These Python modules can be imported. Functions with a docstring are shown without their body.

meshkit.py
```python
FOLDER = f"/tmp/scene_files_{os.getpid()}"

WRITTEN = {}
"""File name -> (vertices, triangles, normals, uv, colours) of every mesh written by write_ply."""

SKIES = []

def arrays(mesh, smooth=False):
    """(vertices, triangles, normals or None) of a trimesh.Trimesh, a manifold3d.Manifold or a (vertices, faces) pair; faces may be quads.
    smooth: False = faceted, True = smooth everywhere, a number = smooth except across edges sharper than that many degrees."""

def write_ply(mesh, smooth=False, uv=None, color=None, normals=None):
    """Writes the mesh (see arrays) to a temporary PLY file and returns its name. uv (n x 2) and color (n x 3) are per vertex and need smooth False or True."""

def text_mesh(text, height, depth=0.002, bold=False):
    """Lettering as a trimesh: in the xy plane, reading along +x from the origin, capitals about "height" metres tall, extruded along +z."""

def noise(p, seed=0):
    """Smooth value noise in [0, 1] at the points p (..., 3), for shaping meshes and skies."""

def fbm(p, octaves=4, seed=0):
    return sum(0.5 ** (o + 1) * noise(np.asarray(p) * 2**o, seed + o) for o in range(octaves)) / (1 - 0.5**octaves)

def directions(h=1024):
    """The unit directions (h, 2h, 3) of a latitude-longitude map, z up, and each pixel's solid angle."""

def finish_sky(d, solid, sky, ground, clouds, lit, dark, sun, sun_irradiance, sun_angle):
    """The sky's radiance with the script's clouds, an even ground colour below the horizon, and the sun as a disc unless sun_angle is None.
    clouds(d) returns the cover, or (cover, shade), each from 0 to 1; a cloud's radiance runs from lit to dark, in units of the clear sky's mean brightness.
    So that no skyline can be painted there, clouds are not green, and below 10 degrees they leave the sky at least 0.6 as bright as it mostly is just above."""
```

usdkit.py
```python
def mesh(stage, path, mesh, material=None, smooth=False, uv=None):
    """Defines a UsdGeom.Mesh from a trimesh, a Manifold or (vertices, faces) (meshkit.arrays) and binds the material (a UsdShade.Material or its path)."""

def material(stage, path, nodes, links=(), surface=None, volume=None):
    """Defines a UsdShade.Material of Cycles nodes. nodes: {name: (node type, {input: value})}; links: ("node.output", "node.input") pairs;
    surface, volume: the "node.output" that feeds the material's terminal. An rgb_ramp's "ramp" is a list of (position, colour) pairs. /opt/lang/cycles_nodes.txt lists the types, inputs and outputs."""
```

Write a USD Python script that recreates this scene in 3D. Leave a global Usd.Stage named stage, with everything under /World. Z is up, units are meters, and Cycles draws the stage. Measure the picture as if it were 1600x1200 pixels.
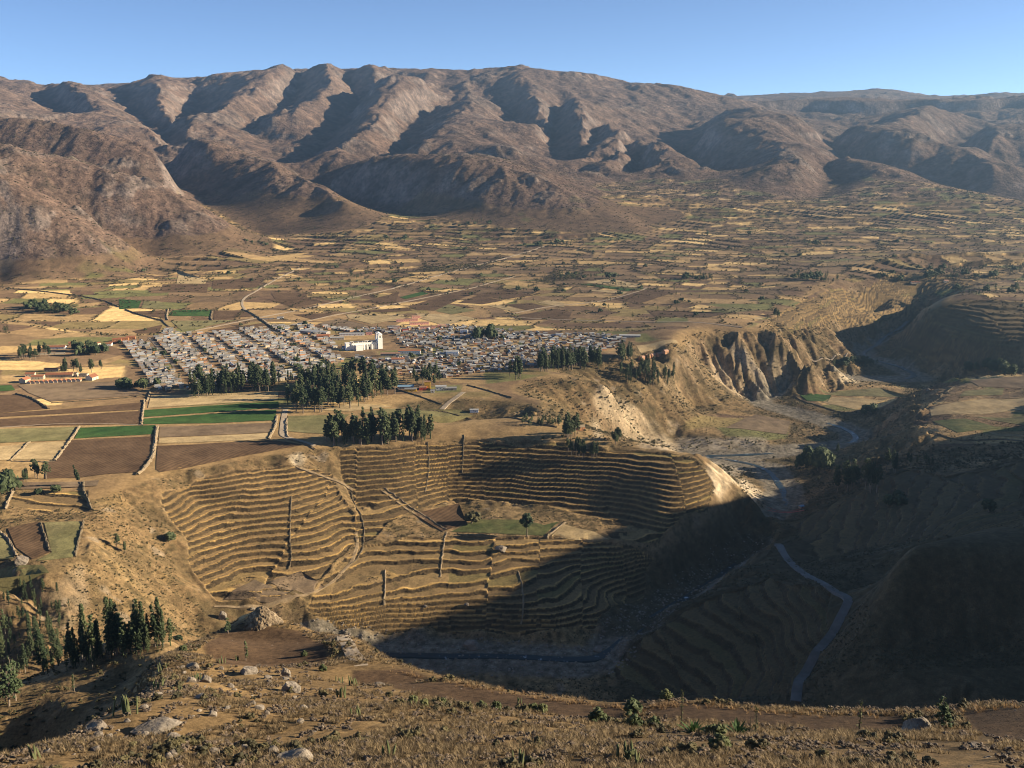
import math, random
import numpy as np, trimesh, usdkit, meshkit
from pxr import Usd, UsdGeom, UsdLux, UsdShade, Gf, Sdf, Vt
from scipy.ndimage import map_coordinates, gaussian_filter
from shapely import contains_xy, Polygon

stage = Usd.Stage.CreateInMemory()
UsdGeom.SetStageUpAxis(stage, 'Z')
UsdGeom.SetStageMetersPerUnit(stage, 1.0)
UsdGeom.Xform.Define(stage, '/World')
UsdGeom.Scope.Define(stage, '/World/Looks')

# ------------------------------------------------------------------ camera, sky, sun
ZC = 336.0                       # camera height above the plain (town = 0)
PITCH = math.radians(12.83)
FPX = 1537.0                     # focal length in photo pixels (1600 wide)
cam = UsdGeom.Camera.Define(stage, '/World/camera')
cam.CreateHorizontalApertureAttr(36.0)
cam.CreateVerticalApertureAttr(27.0)
cam.CreateFocalLengthAttr(36.0 * FPX / 1600)
cam.CreateClippingRangeAttr(Gf.Vec2f(1.0, 100000.0))
cam.AddTranslateOp().Set(Gf.Vec3d(0, 0, ZC))
cam.AddRotateXOp().Set(90 - math.degrees(PITCH))
cam.CreateExposureAttr(1.62)

SUN_AZ, SUN_EL = math.radians(1.0), math.radians(18.0)     # azimuth from +x towards +y
sun_dir = np.array([math.cos(SUN_EL) * math.cos(SUN_AZ), math.cos(SUN_EL) * math.sin(SUN_AZ), math.sin(SUN_EL)])
usdkit.material(stage, '/World/Looks/sky_look', {
    'sky': ('sky_texture', {'sky_type': 'single_scattering', 'sun_disc': False, 'sun_elevation': SUN_EL,
                            'sun_rotation': math.atan2(sun_dir[0], sun_dir[1]), 'altitude': 3500.0,
                            'air_density': 0.6, 'aerosol_density': 0.25, 'ozone_density': 2.2}),
    'bg': ('background_shader', {'strength': 0.06})}, [('sky.color', 'bg.color')], surface='bg.background')
dome = UsdLux.DomeLight.Define(stage, '/World/sky')
UsdShade.MaterialBindingAPI.Apply(dome.GetPrim()).Bind(UsdShade.Material.Get(stage, '/World/Looks/sky_look'))
dome.GetPrim().SetCustomDataByKey('kind', 'structure')
dome.GetPrim().SetCustomDataByKey('label', 'clear blue late afternoon sky above the mountains')
sun = UsdLux.DistantLight.Define(stage, '/World/sun')
sun.CreateIntensityAttr(1.25); sun.CreateAngleAttr(0.5); sun.CreateNormalizeAttr(True)
sun.CreateColorAttr(Gf.Vec3f(1.0, 0.845, 0.62))
sun.AddRotateYOp().Set(90 - math.degrees(SUN_EL)) if False else None
M = Gf.Matrix4d().SetLookAt(Gf.Vec3d(*map(float, sun_dir * 1000)), Gf.Vec3d(0, 0, 0), Gf.Vec3d(0, 0, 1)).GetInverse()
sun.AddTransformOp().Set(M)

# ------------------------------------------------------------------ pixels of the survey photograph -> rays
cp, sp = math.cos(PITCH), math.sin(PITCH)
def ray(px, py):
    a, b = (np.asarray(px, float) - 800) / FPX, (600 - np.asarray(py, float)) / FPX
    return np.stack(np.broadcast_arrays(a, cp + b * sp, b * cp - sp), -1)
def pd(px, py, D):                       # the point of that ray at ground distance D (metres, along y)
    r = ray(px, py); return np.array([0, 0, ZC]) + r * (np.asarray(D, float) / r[..., 1])[..., None]
def pz(px, py, z):                       # the point of that ray at height z
    r = ray(px, py); return np.array([0, 0, ZC]) + r * ((np.asarray(z, float) - ZC) / r[..., 2])[..., None]

CTRL = []
def dens(P, step=0.012):
    out = [P[0]]
    for a, b in zip(P[:-1], P[1:]):
        la = math.hypot(b[0] / b[1] - a[0] / a[1], math.log(b[1] / a[1]))
        n = max(1, int(la / step))
        for k in range(1, n + 1):
            t = k / n
            out.append(a * (1 - t) + b * t)
    return out
def LD(pts, step=0.012, off=0):          # polyline px,py,D
    P = [pd(a, b, c + off) for a, b, c in pts]; CTRL.extend(dens(P, step)); return P
def LZ(pts, step=0.012):                 # polyline px,py,z
    P = [pz(a, b, c) for a, b, c in pts]; CTRL.extend(dens(P, step)); return P
def PT(x, y, z): CTRL.append(np.array([x, y, z], float))

# ------------------------------------------------------------------ the land, surveyed line by line
# skyline of the plateau
SKY = [(-330,118),(-150,120),(0,122),(34,126),(74,127),(98,127),(118,133),(159,133),(189,131),(216,127),(233,119),(246,117),(263,121),(304,118),(354,114),(412,112),
       (425,105.5),(445,101),(459,105),(489,104),(511,98),(526,101),(570,101),(605,104),(657,108),(710,110),(762,111),(790,112),(804,105.5),
       (822,105),(850,109),(902,112.5),(923,118),(941,126.5),(965,132),(1007,131),(1040,134),(1085,142),(1110,148),(1159,154)]
LD([(a, b, 8650) for a, b in SKY]); LD([(a, b + 9, 9700) for a, b in SKY], .03); LD([(a, b + 25, 16000) for a, b in SKY], .06)
FAR = [(1166,152),(1197,148),(1264,146),(1271,147),(1295,143),(1348,140),(1372,137),(1393,138),(1425,146),(1456,154),(1495,154),(1537,147),(1568,145),(1600,147),(1700,150),(1900,150)]
LD([(a, b, 13000) for a, b in FAR]); LD([(a, b + 14, 16000) for a, b in FAR], .06)
LD([(1160,158,9200),(1250,160,9000),(1400,160,9000),(1500,162,8700),(1600,163,8500),(1900,165,8300)])
LD([(1160,163,10500),(1300,164,10600),(1500,165,10500),(1900,168,10500)], .03)
LD([(1180,168,8950),(1260,171,8930),(1350,175,8900),(1390,175,8880),(1440,167,8900),(1500,174,8600),(1600,178,8400),(1900,180,8250)])
for k in (SKY[2:13], SKY[13:17], SKY[17:20], SKY[21:28], SKY[31:40]): LD([(a, b + 6, 8590) for a, b in k])
for l in [  # crests
    [(511,98,8600),(520,124,8250),(503,146,7800),(489,158,7500),(455,172,7100),(430,180,6900)],
    [(445,101,8600),(420,128,8200),(400,140,7900),(375,152,7600),(355,168,7300),(320,185,6900),(290,205,6500)],
    [(246,117,8600),(255,140,8000),(245,152,7750),(262,172,7300),(280,190,6900)],
    [(98,127,8500),(110,140,8000),(130,155,7600),(160,172,7100),(195,190,6700),(240,205,6300),(258,214,6050)],
    [(0,140,7900),(30,155,7500),(60,172,7000),(100,190,6600)],
    [(590,103,8600),(585,125,8200),(592,135,7900),(575,150,7600),(560,158,7400)],
    [(665,122,8000),(640,140,7600),(628,146,7400),(600,160,7150),(572,168,6950)],
    [(740,150,7700),(717,179,6900),(700,195,6500),(668,218,6000),(645,240,5500),(640,256,5200)],
    [(601,175,6900),(601,196,6500),(575,205,6250),(552,215,6000),(530,230,5700),(510,245,5450)],
    [(738,235,5450),(766,228,5500),(800,245,5250),(830,262,4950)],
    [(804,108,8500),(825,140,8000),(845,158,7400),(853,175,7000),(846,187,6750),(840,200,6500)],
    [(909,172,7000),(916,200,6500),(918,232,5900),(906,262,5300)],
    [(890,150,7700),(909,172,7000),(937,182,6800),(965,200,6500),(997,207,6300),(1025,221,6000),(1060,242,5700),(1110,263,5300),(1112,283,4950)],
    [(965,200,6500),(970,225,5900),(955,250,5400),(930,268,5050)],
    [(1000,207,6250),(1030,240,5600),(1020,262,5200),(985,285,4800)],
    [(868,266,5000),(905,280,4700),(935,298,4400),(938,312,4250)],
    [(970,296,4500),(985,305,4300),(1000,325,4000)],
    [(1103,196,6600),(1125,203,6400),(1155,211,6200),(1194,217,6000),(1236,221,5900),(1290,230,5700),(1337,251,5400),(1390,263,5100),(1460,287,4700),(1530,301,4450),(1600,321,4200),(1750,345,3950)],
    [(1194,217,6000),(1215,235,5600),(1245,243,5350),(1250,262,5000),(1240,290,4600)],
    [(1337,251,5400),(1345,275,4900),(1320,310,4400)],
    [(1130,175,7300),(1160,172,7400),(1210,176,7200),(1245,185,7000),(1272,200,6700)],
    [(1460,165,8300),(1420,180,7700),(1405,190,7300),(1440,210,6800),(1480,225,6400),(1520,245,6000),(1555,262,5700)],
    [(1320,200,7000),(1360,215,6600),(1410,235,6200)],
    [(1700,190,7400),(1600,195,7300),(1560,195,7300),(1530,200,7200),(1540,235,6500),(1562,260,5900)],
    # nearer hills on the left and in the middle
    [(-300,150,4400),(-100,175,4450),(0,188,4500),(34,185,4500),(80,190,4480),(101,194,4460),(145,205,4420),(190,215,4380),(236,229,4340),(250,250,4280)],
    [(-300,190,3350),(-100,215,3400),(0,235,3450),(61,249,3470),(101,254,3490),(152,266,3500),(202,279,3510),(236,289,3500),(283,310,3490),(317,330,3480),(354,354,3450),(388,374,3410),(408,394,3370)],
    [(-300,250,2920),(-100,268,2940),(0,279,2960),(34,293,2970),(84,316,2985),(111,330,2990),(148,347,3000),(179,367,3005),(209,387,3005),(229,411,2990)],
    [(297,217,5300),(321,232,5000),(371,249,4750),(405,249,4700),(439,262,4500),(472,283,4300),(506,293,4150),(540,310,3980)],
    [(500,263,5000),(545,256,4850),(640,259,4500),(710,260,4300),(762,262,4230),(804,270,4170),(836,284,4090),(867,298,4020),(902,315,3940),(937,328,3870),(990,348,3720)],
    ]: LD([(a, b, c - (170 if 4900 < c < 8400 else 0)) for a, b, c in l])
for l in [  # gullies
    [(470,110,9000),(466,135,8500),(452,158,8000),(440,172,7600),(400,190,7000),(395,205,6750),(420,225,6300),(450,240,5900)],
    [(300,122,9000),(310,150,8300),(290,175,7700),(278,195,7200),(283,213,6700)],
    [(70,135,8800),(75,150,8200),(100,172,7500),(130,192,6900)],
    [(160,138,8900),(185,150,8400),(215,172,7700),(240,195,7000),(263,216,6400),(262,232,6000),(246,250,5500),(250,270,5000),(283,296,4600),(300,310,4400)],
    [(545,108,9000),(547,140,8300),(556,155,7800),(558,168,7500)],
    [(620,118,8700),(600,140,8200),(570,158,7800),(555,172,7400),(545,195,6900),(520,215,6500),(500,238,6150),(480,262,5700),(490,280,5400)],
    [(690,160,7700),(650,180,7200),(632,200,6700),(618,218,6300),(628,235,5900),(632,252,5600)],
    [(790,160,7700),(812,193,7000),(836,216,6500),(868,232,6100),(876,250,5700),(878,262,5350)],
    [(870,165,7600),(870,190,7100),(858,205,6800),(862,225,6400)],
    [(932,192,6900),(928,225,6300),(915,255,5600),(908,266,5350)],
    [(990,222,6300),(978,250,5700),(945,272,5200)],
    [(1010,240,5900),(998,270,5300),(990,290,4950)],
    [(1300,262,5300),(1290,290,4850),(1270,312,4500)],
    [(1085,200,7300),(1062,225,6600),(1090,250,6100),(1105,272,5600),(1105,288,5000)],
    [(1380,200,7500),(1330,215,7000),(1300,232,6600),(1340,258,6100),(1400,270,5800),(1480,290,5500),(1560,315,5000),(1600,330,4800)],
    [(1500,215,7500),(1470,235,7000),(1500,255,6500),(1560,275,6000)],
    ]: LD([(a, b, c + (190 if 4900 < c < 8400 else 0)) for a, b, c in l])
for l in [
    # feet, and the dips behind nearer crests
    [(906,268,5150),(950,280,4850),(990,292,4650),(1060,292,4600),(1110,292,4600),(1190,302,4450),(1240,314,4300),(1320,334,4050),(1400,347,3920),(1500,354,3850),(1600,352,3850),(1800,360,3800)],
    [(500,280,5600),(545,262,5600),(640,262,5400),(710,263,5250),(762,266,5150),(804,274,5050),(850,290,4900)],
    [(0,240,4250),(61,253,4200),(101,258,4180),(152,270,4150),(202,282,4130),(236,292,4120),(283,312,4100),(317,331,4000)],
    [(0,285,3300),(34,297,3310),(84,320,3310),(111,333,3300),(148,350,3290),(179,369,3270),(209,390,3230),(229,405,3180)],
    [(283,312,4300),(330,345,3950),(372,362,3800),(420,372,3700)],
    [(405,370,3800),(440,340,3950),(480,335,4000),(530,326,4050),(545,320,4080)],
    [(490,300,5000),(520,312,4800),(560,322,4560),(600,328,4400),(650,333,4150),(700,336,3930),(760,339,3850),(800,340,3800),(900,345,3730),(990,352,3700)],
    ]: LD(l)
# foot of the left hills
LZ([(-300,440,16),(0,432,18),(60,438,17),(120,432,18),(180,430,18),(229,418,21),(300,412,24),(370,408,28),(412,398,32)])
# the plain
def zplain(D): return np.interp(D, [0, 2080, 2800, 3300, 3800, 4100], [0, 0, 20, 42, 88, 128])
for px in range(-250, 1900, 90):
    for py in (352, 362, 375, 390, 405, 420, 436, 452, 470, 490, 510, 535, 560, 590, 620, 650, 680):
        if px < 430 and py < 436 and not (px > 300 and py > 410): continue
        if px > 1040 and py > 500 - (px - 1090) * .12 * (px > 1090): continue
        if px > 1220 and py > 425: continue
        if px > 830 and py > 570: continue
        if px < 500 and py < 400: continue
        if px < 1010 and py < 370: continue
        D = np.linspace(1000, 4100, 600); zz = ZC + D * (ray(px, py)[2] / ray(px, py)[1])
        k = np.argmin(np.abs(zz - zplain(D))); CTRL.append(pd(px, py, D[k]))
for px, py in ((0,700),(0,720),(60,740),(120,745),(200,735),(300,715),(400,700),(0,760),(60,770),(120,775),(100,700),(-150,760),(-300,720),(300,690)): CTRL.append(pz(px, py, 0 if py < 745 else -3))
for px, py in ((10,800),(60,800),(120,800)): CTRL.append(pz(px, py, -6))
for px, py in ((10,840),(60,850),(120,850),(20,890),(90,880),(-150,850)): CTRL.append(pz(px, py, -10))
# brow of the plain above the gorge
LZ([(-200,918,-12),(0,914,-12),(60,910,-12),(110,890,-11),(140,860,-9),(145,815,-6),(160,780,-3),(235,742,0),(330,722,0),(400,708,0),(465,700,0),(520,694,0),(600,692,0),(680,685,0),(760,682,0),(820,686,-1),(880,690,-2),(950,698,-4),(1040,703,-5),(1090,712,-10)])
LZ([(1090,712,-10),(1115,730,-19),(1135,748,-31),(1160,752,-37),(1180,772,-50),(1200,790,-62)])
# back of the rim, out of sight, down to the river flat
LD([(700,675,1290),(820,672,1300)], .03)
LZ([(700,660,-1),(760,655,-1),(830,650,-2),(860,625,-1)])
LZ([(830,590,0),(880,588,0),(930,586,-1),(950,592,-4)])
LZ([(890,660,-40),(920,675,-62),(950,690,-88),(1000,700,-108),(1030,702,-110)])
LZ([(930,620,-38),(960,650,-70),(1000,680,-100),(1030,695,-110)])
LZ([(955,600,-14),(990,640,-60),(1020,680,-102)])
LZ([(960,560,0),(1000,555,-1),(1040,552,-2),(1060,540,0),(1085,526,0),(1120,518,0),(1160,522,-3),(1200,522,-6),(1240,540,-22),(1262,556,-38),(1295,575,-70),(1330,592,-104)])
LZ([(1030,600,-62),(1060,620,-84),(1080,640,-98),(1120,650,-103),(1160,650,-106)])
LZ([(1000,590,-38)])
LZ([(1090,570,-52),(1120,590,-72),(1150,610,-92),(1172,624,-106)])
LZ([(1130,560,-42),(1160,580,-64),(1190,598,-84),(1215,612,-106)])
# benches left of the river, with the low cliff at (1060..1195, 690)
LZ([(1060,672,-100),(1100,676,-100),(1150,682,-101),(1194,690,-102)]); LZ([(1050,690,-112),(1062,706,-112),(1100,708,-112),(1150,708,-112),(1196,706,-112)])
for a in [(1120,660,-101),(1180,655,-103),(1220,662,-106),(1210,680,-107),(1160,668,-101)]: LZ([a])
# the river bed, downstream to upstream
RIVER = [(420,1010,-113),(560,1020,-113),(680,1024,-112.5),(800,1026,-112.5),(900,1032,-112),(940,1030,-112),(985,990,-112),(1050,945,-112),(1130,900,-112),(1190,850,-112),(1226,805,-112),(1225,770,-112),(1200,730,-112),(1120,715,-111.5),(1060,712,-111.5),
         (1060,712,-111.5),(1150,712,-111.5),(1230,705,-111.2),(1300,698,-111),(1340,690,-111),(1335,675,-110.7),(1290,660,-110.5),(1240,645,-110),(1195,632,-109.5),(1180,622,-109.5),(1230,610,-109),(1300,597,-109),(1370,592,-108.5),(1440,588,-108.5),(1400,572,-108),(1350,560,-108),(1350,548,-107.5),(1390,530,-107),(1420,515,-106)]
LZ(RIVER, .02)
LZ([(1180,640,-109),(1200,655,-109),(1250,675,-109),(1280,695,-110),(1250,715,-110),(1230,740,-110)])
# bench and fields on the right bank
LZ([(1250,617,-103),(1300,606,-103),(1380,604,-103),(1430,612,-102)]); LZ([(1262,632,-103),(1300,642,-103),(1345,645,-102),(1390,632,-101)]); LZ([(1340,622,-102)]); LZ([(1330,655,-108),(1355,668,-109),(1365,690,-109)])
LZ([(1425,625,-78),(1470,606,-60),(1520,592,-50),(1600,582,-44),(1800,570,-40)])
LZ([(1400,650,-74),(1432,655,-58),(1450,640,-52),(1480,615,-50)]); LZ([(1420,690,-72),(1435,672,-56)])
for px, py in ((1500,640),(1560,620),(1600,610),(1500,665),(1560,655),(1600,640),(1460,680),(1530,690),(1600,675),(1750,640)): LZ([(px, py, -47)])
LZ([(1440,700,-58),(1480,712,-54),(1530,700,-46),(1600,693,-38),(1800,690,-25)])
# dark hill behind: plateau, brow and foot
LZ([(1435,500,-18),(1450,478,5),(1480,462,12),(1530,458,14),(1600,456,14),(1900,450,16)]); LZ([(1500,450,15),(1600,447,15),(1900,440,18)])
LZ([(1290,520,-60),(1345,535,-103),(1400,552,-104),(1450,572,-103),(1520,585,-90),(1600,592,-70)]); LZ([(1400,525,-62),(1440,530,-50),(1500,540,-45),(1600,548,-34)])

# terraced side valley left of it
LZ([(1225,495,-4),(1260,475,0),(1300,455,6),(1340,440,10),(1400,432,14),(1460,436,12)]); LZ([(1250,520,-20),(1290,505,-40),(1330,500,-58),(1375,505,-90)]); LZ([(1300,480,-10),(1360,475,-25),(1400,470,-30),(1430,462,-30)])
LZ([(1370,400,60),(1440,395,60),(1600,392,58),(1900,390,60)]); LZ([(1380,415,30),(1450,412,28),(1600,418,24),(1900,420,25)]); LZ([(1500,440,10),(1600,440,10)])
# the amphitheatre
LZ([(330,955,-76),(400,950,-76),(470,940,-76),(500,905,-72),(560,850,-66),(600,840,-64),(650,836,-63),(700,836,-63)]); LZ([(380,905,-72),(440,892,-68),(520,860,-62)])
LZ([(560,790,-44),(600,800,-52),(650,795,-56),(700,778,-58),(760,778,-57),(850,786,-57),(930,800,-60),(990,818,-64),(1030,832,-66)])
LZ([(700,835,-63),(800,838,-64),(850,838,-64),(900,835,-64),(960,842,-66),(1000,850,-70)]); LZ([(740,815,-62),(800,812,-62),(860,818,-62),(920,818,-63)])
LZ([(500,950,-82),(560,952,-86),(640,950,-88),(700,945,-88),(780,950,-90),(860,960,-94),(920,955,-98),(970,950,-102)]); LZ([(560,900,-76),(640,895,-76),(720,892,-76),(800,892,-77),(880,890,-80),(950,885,-86)])
LZ([(480,985,-98),(560,985,-103),(640,985,-106),(720,985,-107),(800,988,-108),(880,992,-109),(930,985,-110)])
LZ([(1000,850,-70),(1040,835,-66),(1075,820,-62),(1110,800,-56),(1122,785,-52)]); LZ([(1128,782,-58),(1160,778,-58),(1188,776,-58)]); LZ([(1075,838,-74),(1130,818,-74),(1196,797,-70)])
LZ([(1000,880,-90),(1050,900,-104),(1100,870,-104),(1160,840,-104)]); LZ([(960,930,-106),(1010,930,-110)])
LZ([(150,850,-14),(200,900,-34),(240,950,-56),(290,985,-78)]); LZ([(200,790,-14),(260,850,-40),(300,900,-62),(335,945,-76)]); LZ([(300,770,-22),(360,820,-44),(420,870,-64)]); LZ([(420,750,-20),(480,800,-42),(540,835,-60)])
LZ([(530,740,-24),(548,770,-40),(562,800,-54)]); LD([(0,950,785),(60,960,768),(100,985,735),(180,985,770)]); LD([(-200,985,730),(0,985,745),(60,1010,700),(150,1020,720),(280,1000,790)])
# right bank of the gorge with the road, and the dark spur
LD([(950,1042,812),(1060,962,858),(1150,900,930),(1215,855,1000)]); LD([(960,1062,788),(1100,1088,742),(1180,1095,700),(1240,1100,680)]); LD([(1080,1020,805),(1200,1000,800),(1290,985,760)])
ROADR = [(1216,845,1020),(1222,862,985),(1240,885,925),(1270,905,868),(1300,918,828),(1328,935,796),(1322,955,785),(1308,985,765),(1290,1012,742),(1262,1045,712),(1246,1075,692),(1243,1105,668)]
LD(ROADR)
LD([(1230,815,1110),(1260,800,1150),(1330,770,1180),(1400,740,1190),(1480,722,1245),(1540,710,1270)]); LD([(1270,880,960),(1340,850,985),(1420,800,1030),(1500,760,1090),(1600,715,1160),(1800,680,1200)])
LD([(1330,930,830),(1400,900,850),(1430,860,830)]); LD([(1500,815,930),(1600,800,950),(1800,780,980)])
LD([(1425,852,722),(1480,844,728),(1540,840,735),(1600,838,740),(1800,800,760)]); LD([(1405,880,706),(1440,876,706),(1500,880,704),(1600,885,700)]); LD([(1400,960,688),(1440,985,682),(1520,1000,672),(1600,1000,668)]); LD([(1380,1040,650),(1440,1060,630),(1520,1090,600),(1600,1090,600)])
# sheltering ridge beyond the right edge of the view
for x, y, z in ((600,500,165),(640,590,172),(690,680,190),(780,770,206),(850,830,212),(900,880,214),(900,975,211),(900,1044,196),(900,1122,150),(900,1210,110),(900,1300,74),(900,1345,34),(900,1400,4),(900,1500,-14),(950,1600,-28),(1050,1800,-40),(900,420,220),(1050,930,260),(1120,1080,200),(1150,720,330),(1250,1300,60),(1300,1000,280)): PT(x, y, z)
# the hillside in front
LD([(-200,1200,80),(0,1180,95),(60,1162,107),(120,1140,120),(200,1100,150),(240,1070,175),(232,1036,210),(262,1018,235),(300,1000,255),(345,985,270),(378,960,278),(410,952,280),(440,965,275),(500,985,262),(560,996,255),(600,1018,235),(620,1032,225),(650,1046,212),(740,1066,190),(850,1086,175),(970,1101,165),(1060,1093,160),(1240,1110,152),(1440,1110,151),(1600,1097,149),(1900,1080,150)], .03)
EDGE = [(345,975,275),(440,965,275),(500,985,262),(560,996,255),(620,1032,225),(650,1046,212),(740,1066,190),(850,1086,175),(970,1101,165),(1060,1093,160),(1240,1110,152),(1440,1110,151),(1600,1097,149),(1900,1080,150)]
for a, b, D in EDGE:
    q = pd(a, b, D); u = q[0] / q[1]
    for dy, dz in ((12, -12), (40, -46), (110, -112), (220, -190)): PT(u * (q[1] + dy), q[1] + dy, q[2] + dz)
for u in np.arange(-.45, .95, .12):
    PT(u * 480, 480, -8 if u < .45 else 40 * (u - .4)); PT(u * 600, 600, -80 if u < .2 else -60 + 130 * max(0, u - .4))
    if u < .25: PT(u * 700, 700, -108)
LD([(640,1062,800),(750,1065,795),(850,1070,785),(930,1075,775)]); LD([(560,1042,820),(700,1046,815),(800,1050,810),(900,1056,800)])
for a in [(800,1200,80),(0,1215,84),(300,1200,86),(1200,1200,78),(1600,1200,76),(800,1150,108),(400,1150,118),(400,1100,155),(330,1070,185),(550,1100,150),(700,1100,145),(600,1150,112),(1000,1150,110),(1200,1150,110),(1400,1150,112),(1600,1150,115),(200,1160,112),(-300,1215,84)]: LD([a])
LD([(330,1042,224),(420,1042,222),(500,1040,222)]); LD([(350,1000,255),(420,1000,254),(500,1005,248)]); LD([(420,1020,238)]); LD([(555,1068,192),(660,1066,192)]); LD([(620,1080,175),(740,1100,163),(860,1118,150),(975,1122,148)]); LD([(1000,1118,146),(1200,1135,134),(1420,1142,130)])
for x in (-60, -30, 0, 30, 60): PT(x, 45, 298); PT(x, 25, 308)
# hollow and shoulder on the left
LD([(-250,1040,360),(0,1078,375),(60,1058,405),(130,1037,425),(220,1014,415),(280,1004,370)]); LD([(100,1100,322),(200,1062,345),(250,1030,340)]); LD([(-300,1130,250)])
for x, y, z in ((-100,150,186),(-122,200,152),(-150,262,138),(-165,300,128),(-105,230,172),(-125,150,178),(-112,262,165)): PT(x, y, z)
for a, b in ((-250,1040),(0,1078),(60,1058),(130,1037),(220,1014),(280,1004)):
    q = pd(a, b, 400); u = q[0] / q[1]; PT(u * 500, 500, q[2] - 100); PT(u * 620, 620, -50)

CTRL = np.array(CTRL)
# ------------------------------------------------------------------ surface through the survey lines (log-polar coordinates)
uv = np.stack([CTRL[:, 0] / CTRL[:, 1], np.log(CTRL[:, 1])], 1)
_, keep = np.unique(np.round(uv / .0025).astype(int), axis=0, return_index=True)
uv, zc = uv[keep], CTRL[keep, 2]
n = len(uv)
sc = np.exp(uv[:, 1]) * .02                          # metres per .02 units, evens out the height scale
def kern(a, b): return np.sqrt(np.maximum((a * a).sum(1)[:, None] + (b * b).sum(1)[None] - 2 * a @ b.T, 0))
uvm = uv.mean(0); uvc = uv - uvm
A = np.zeros((n + 3, n + 3)); A[:n, :n] = kern(uvc, uvc) - 2e-4 * 0 * np.eye(n); A[:n, n:] = np.c_[np.ones(n), uvc]; A[n:, :n] = A[:n, n:].T
A[np.arange(n), np.arange(n)] -= 3e-3
W = np.linalg.solve(A, np.r_[zc, 0, 0, 0])
GU, GV = np.linspace(-1.0, 1.35, 660), np.linspace(math.log(18), math.log(15500), 720)
def base_eval(U, V):
    q = np.stack([U.ravel(), V.ravel()], 1) - uvm; out = np.empty(len(q))
    w32 = W[:n]
    for k in range(0, len(q), 8192):
        qq = q[k:k + 8192]; out[k:k + 8192] = kern(qq, uvc) @ w32 + W[n] + qq @ W[n + 1:]
    return out.reshape(U.shape)
gv, gu = np.meshgrid(GV, GU, indexing='ij')
BASE = base_eval(gu, gv)
BASE = gaussian_filter(BASE, .6)
def base_h(x, y):
    u, v = x / y, np.log(y)
    return map_coordinates(BASE, [(v - GV[0]) / (GV[1] - GV[0]), (u - GU[0]) / (GU[1] - GU[0])], order=1, mode='nearest')

def N(x, y, s, oct=4, seed=0): return meshkit.fbm(np.stack([np.asarray(x) / s, np.asarray(y) / s, np.full(np.shape(x), .37 + seed)], -1), oct, seed) * 2 - 1
def sstep(a, b, x): t = np.clip((x - a) / (b - a), 0, 1); return t * t * (3 - 2 * t)
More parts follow.
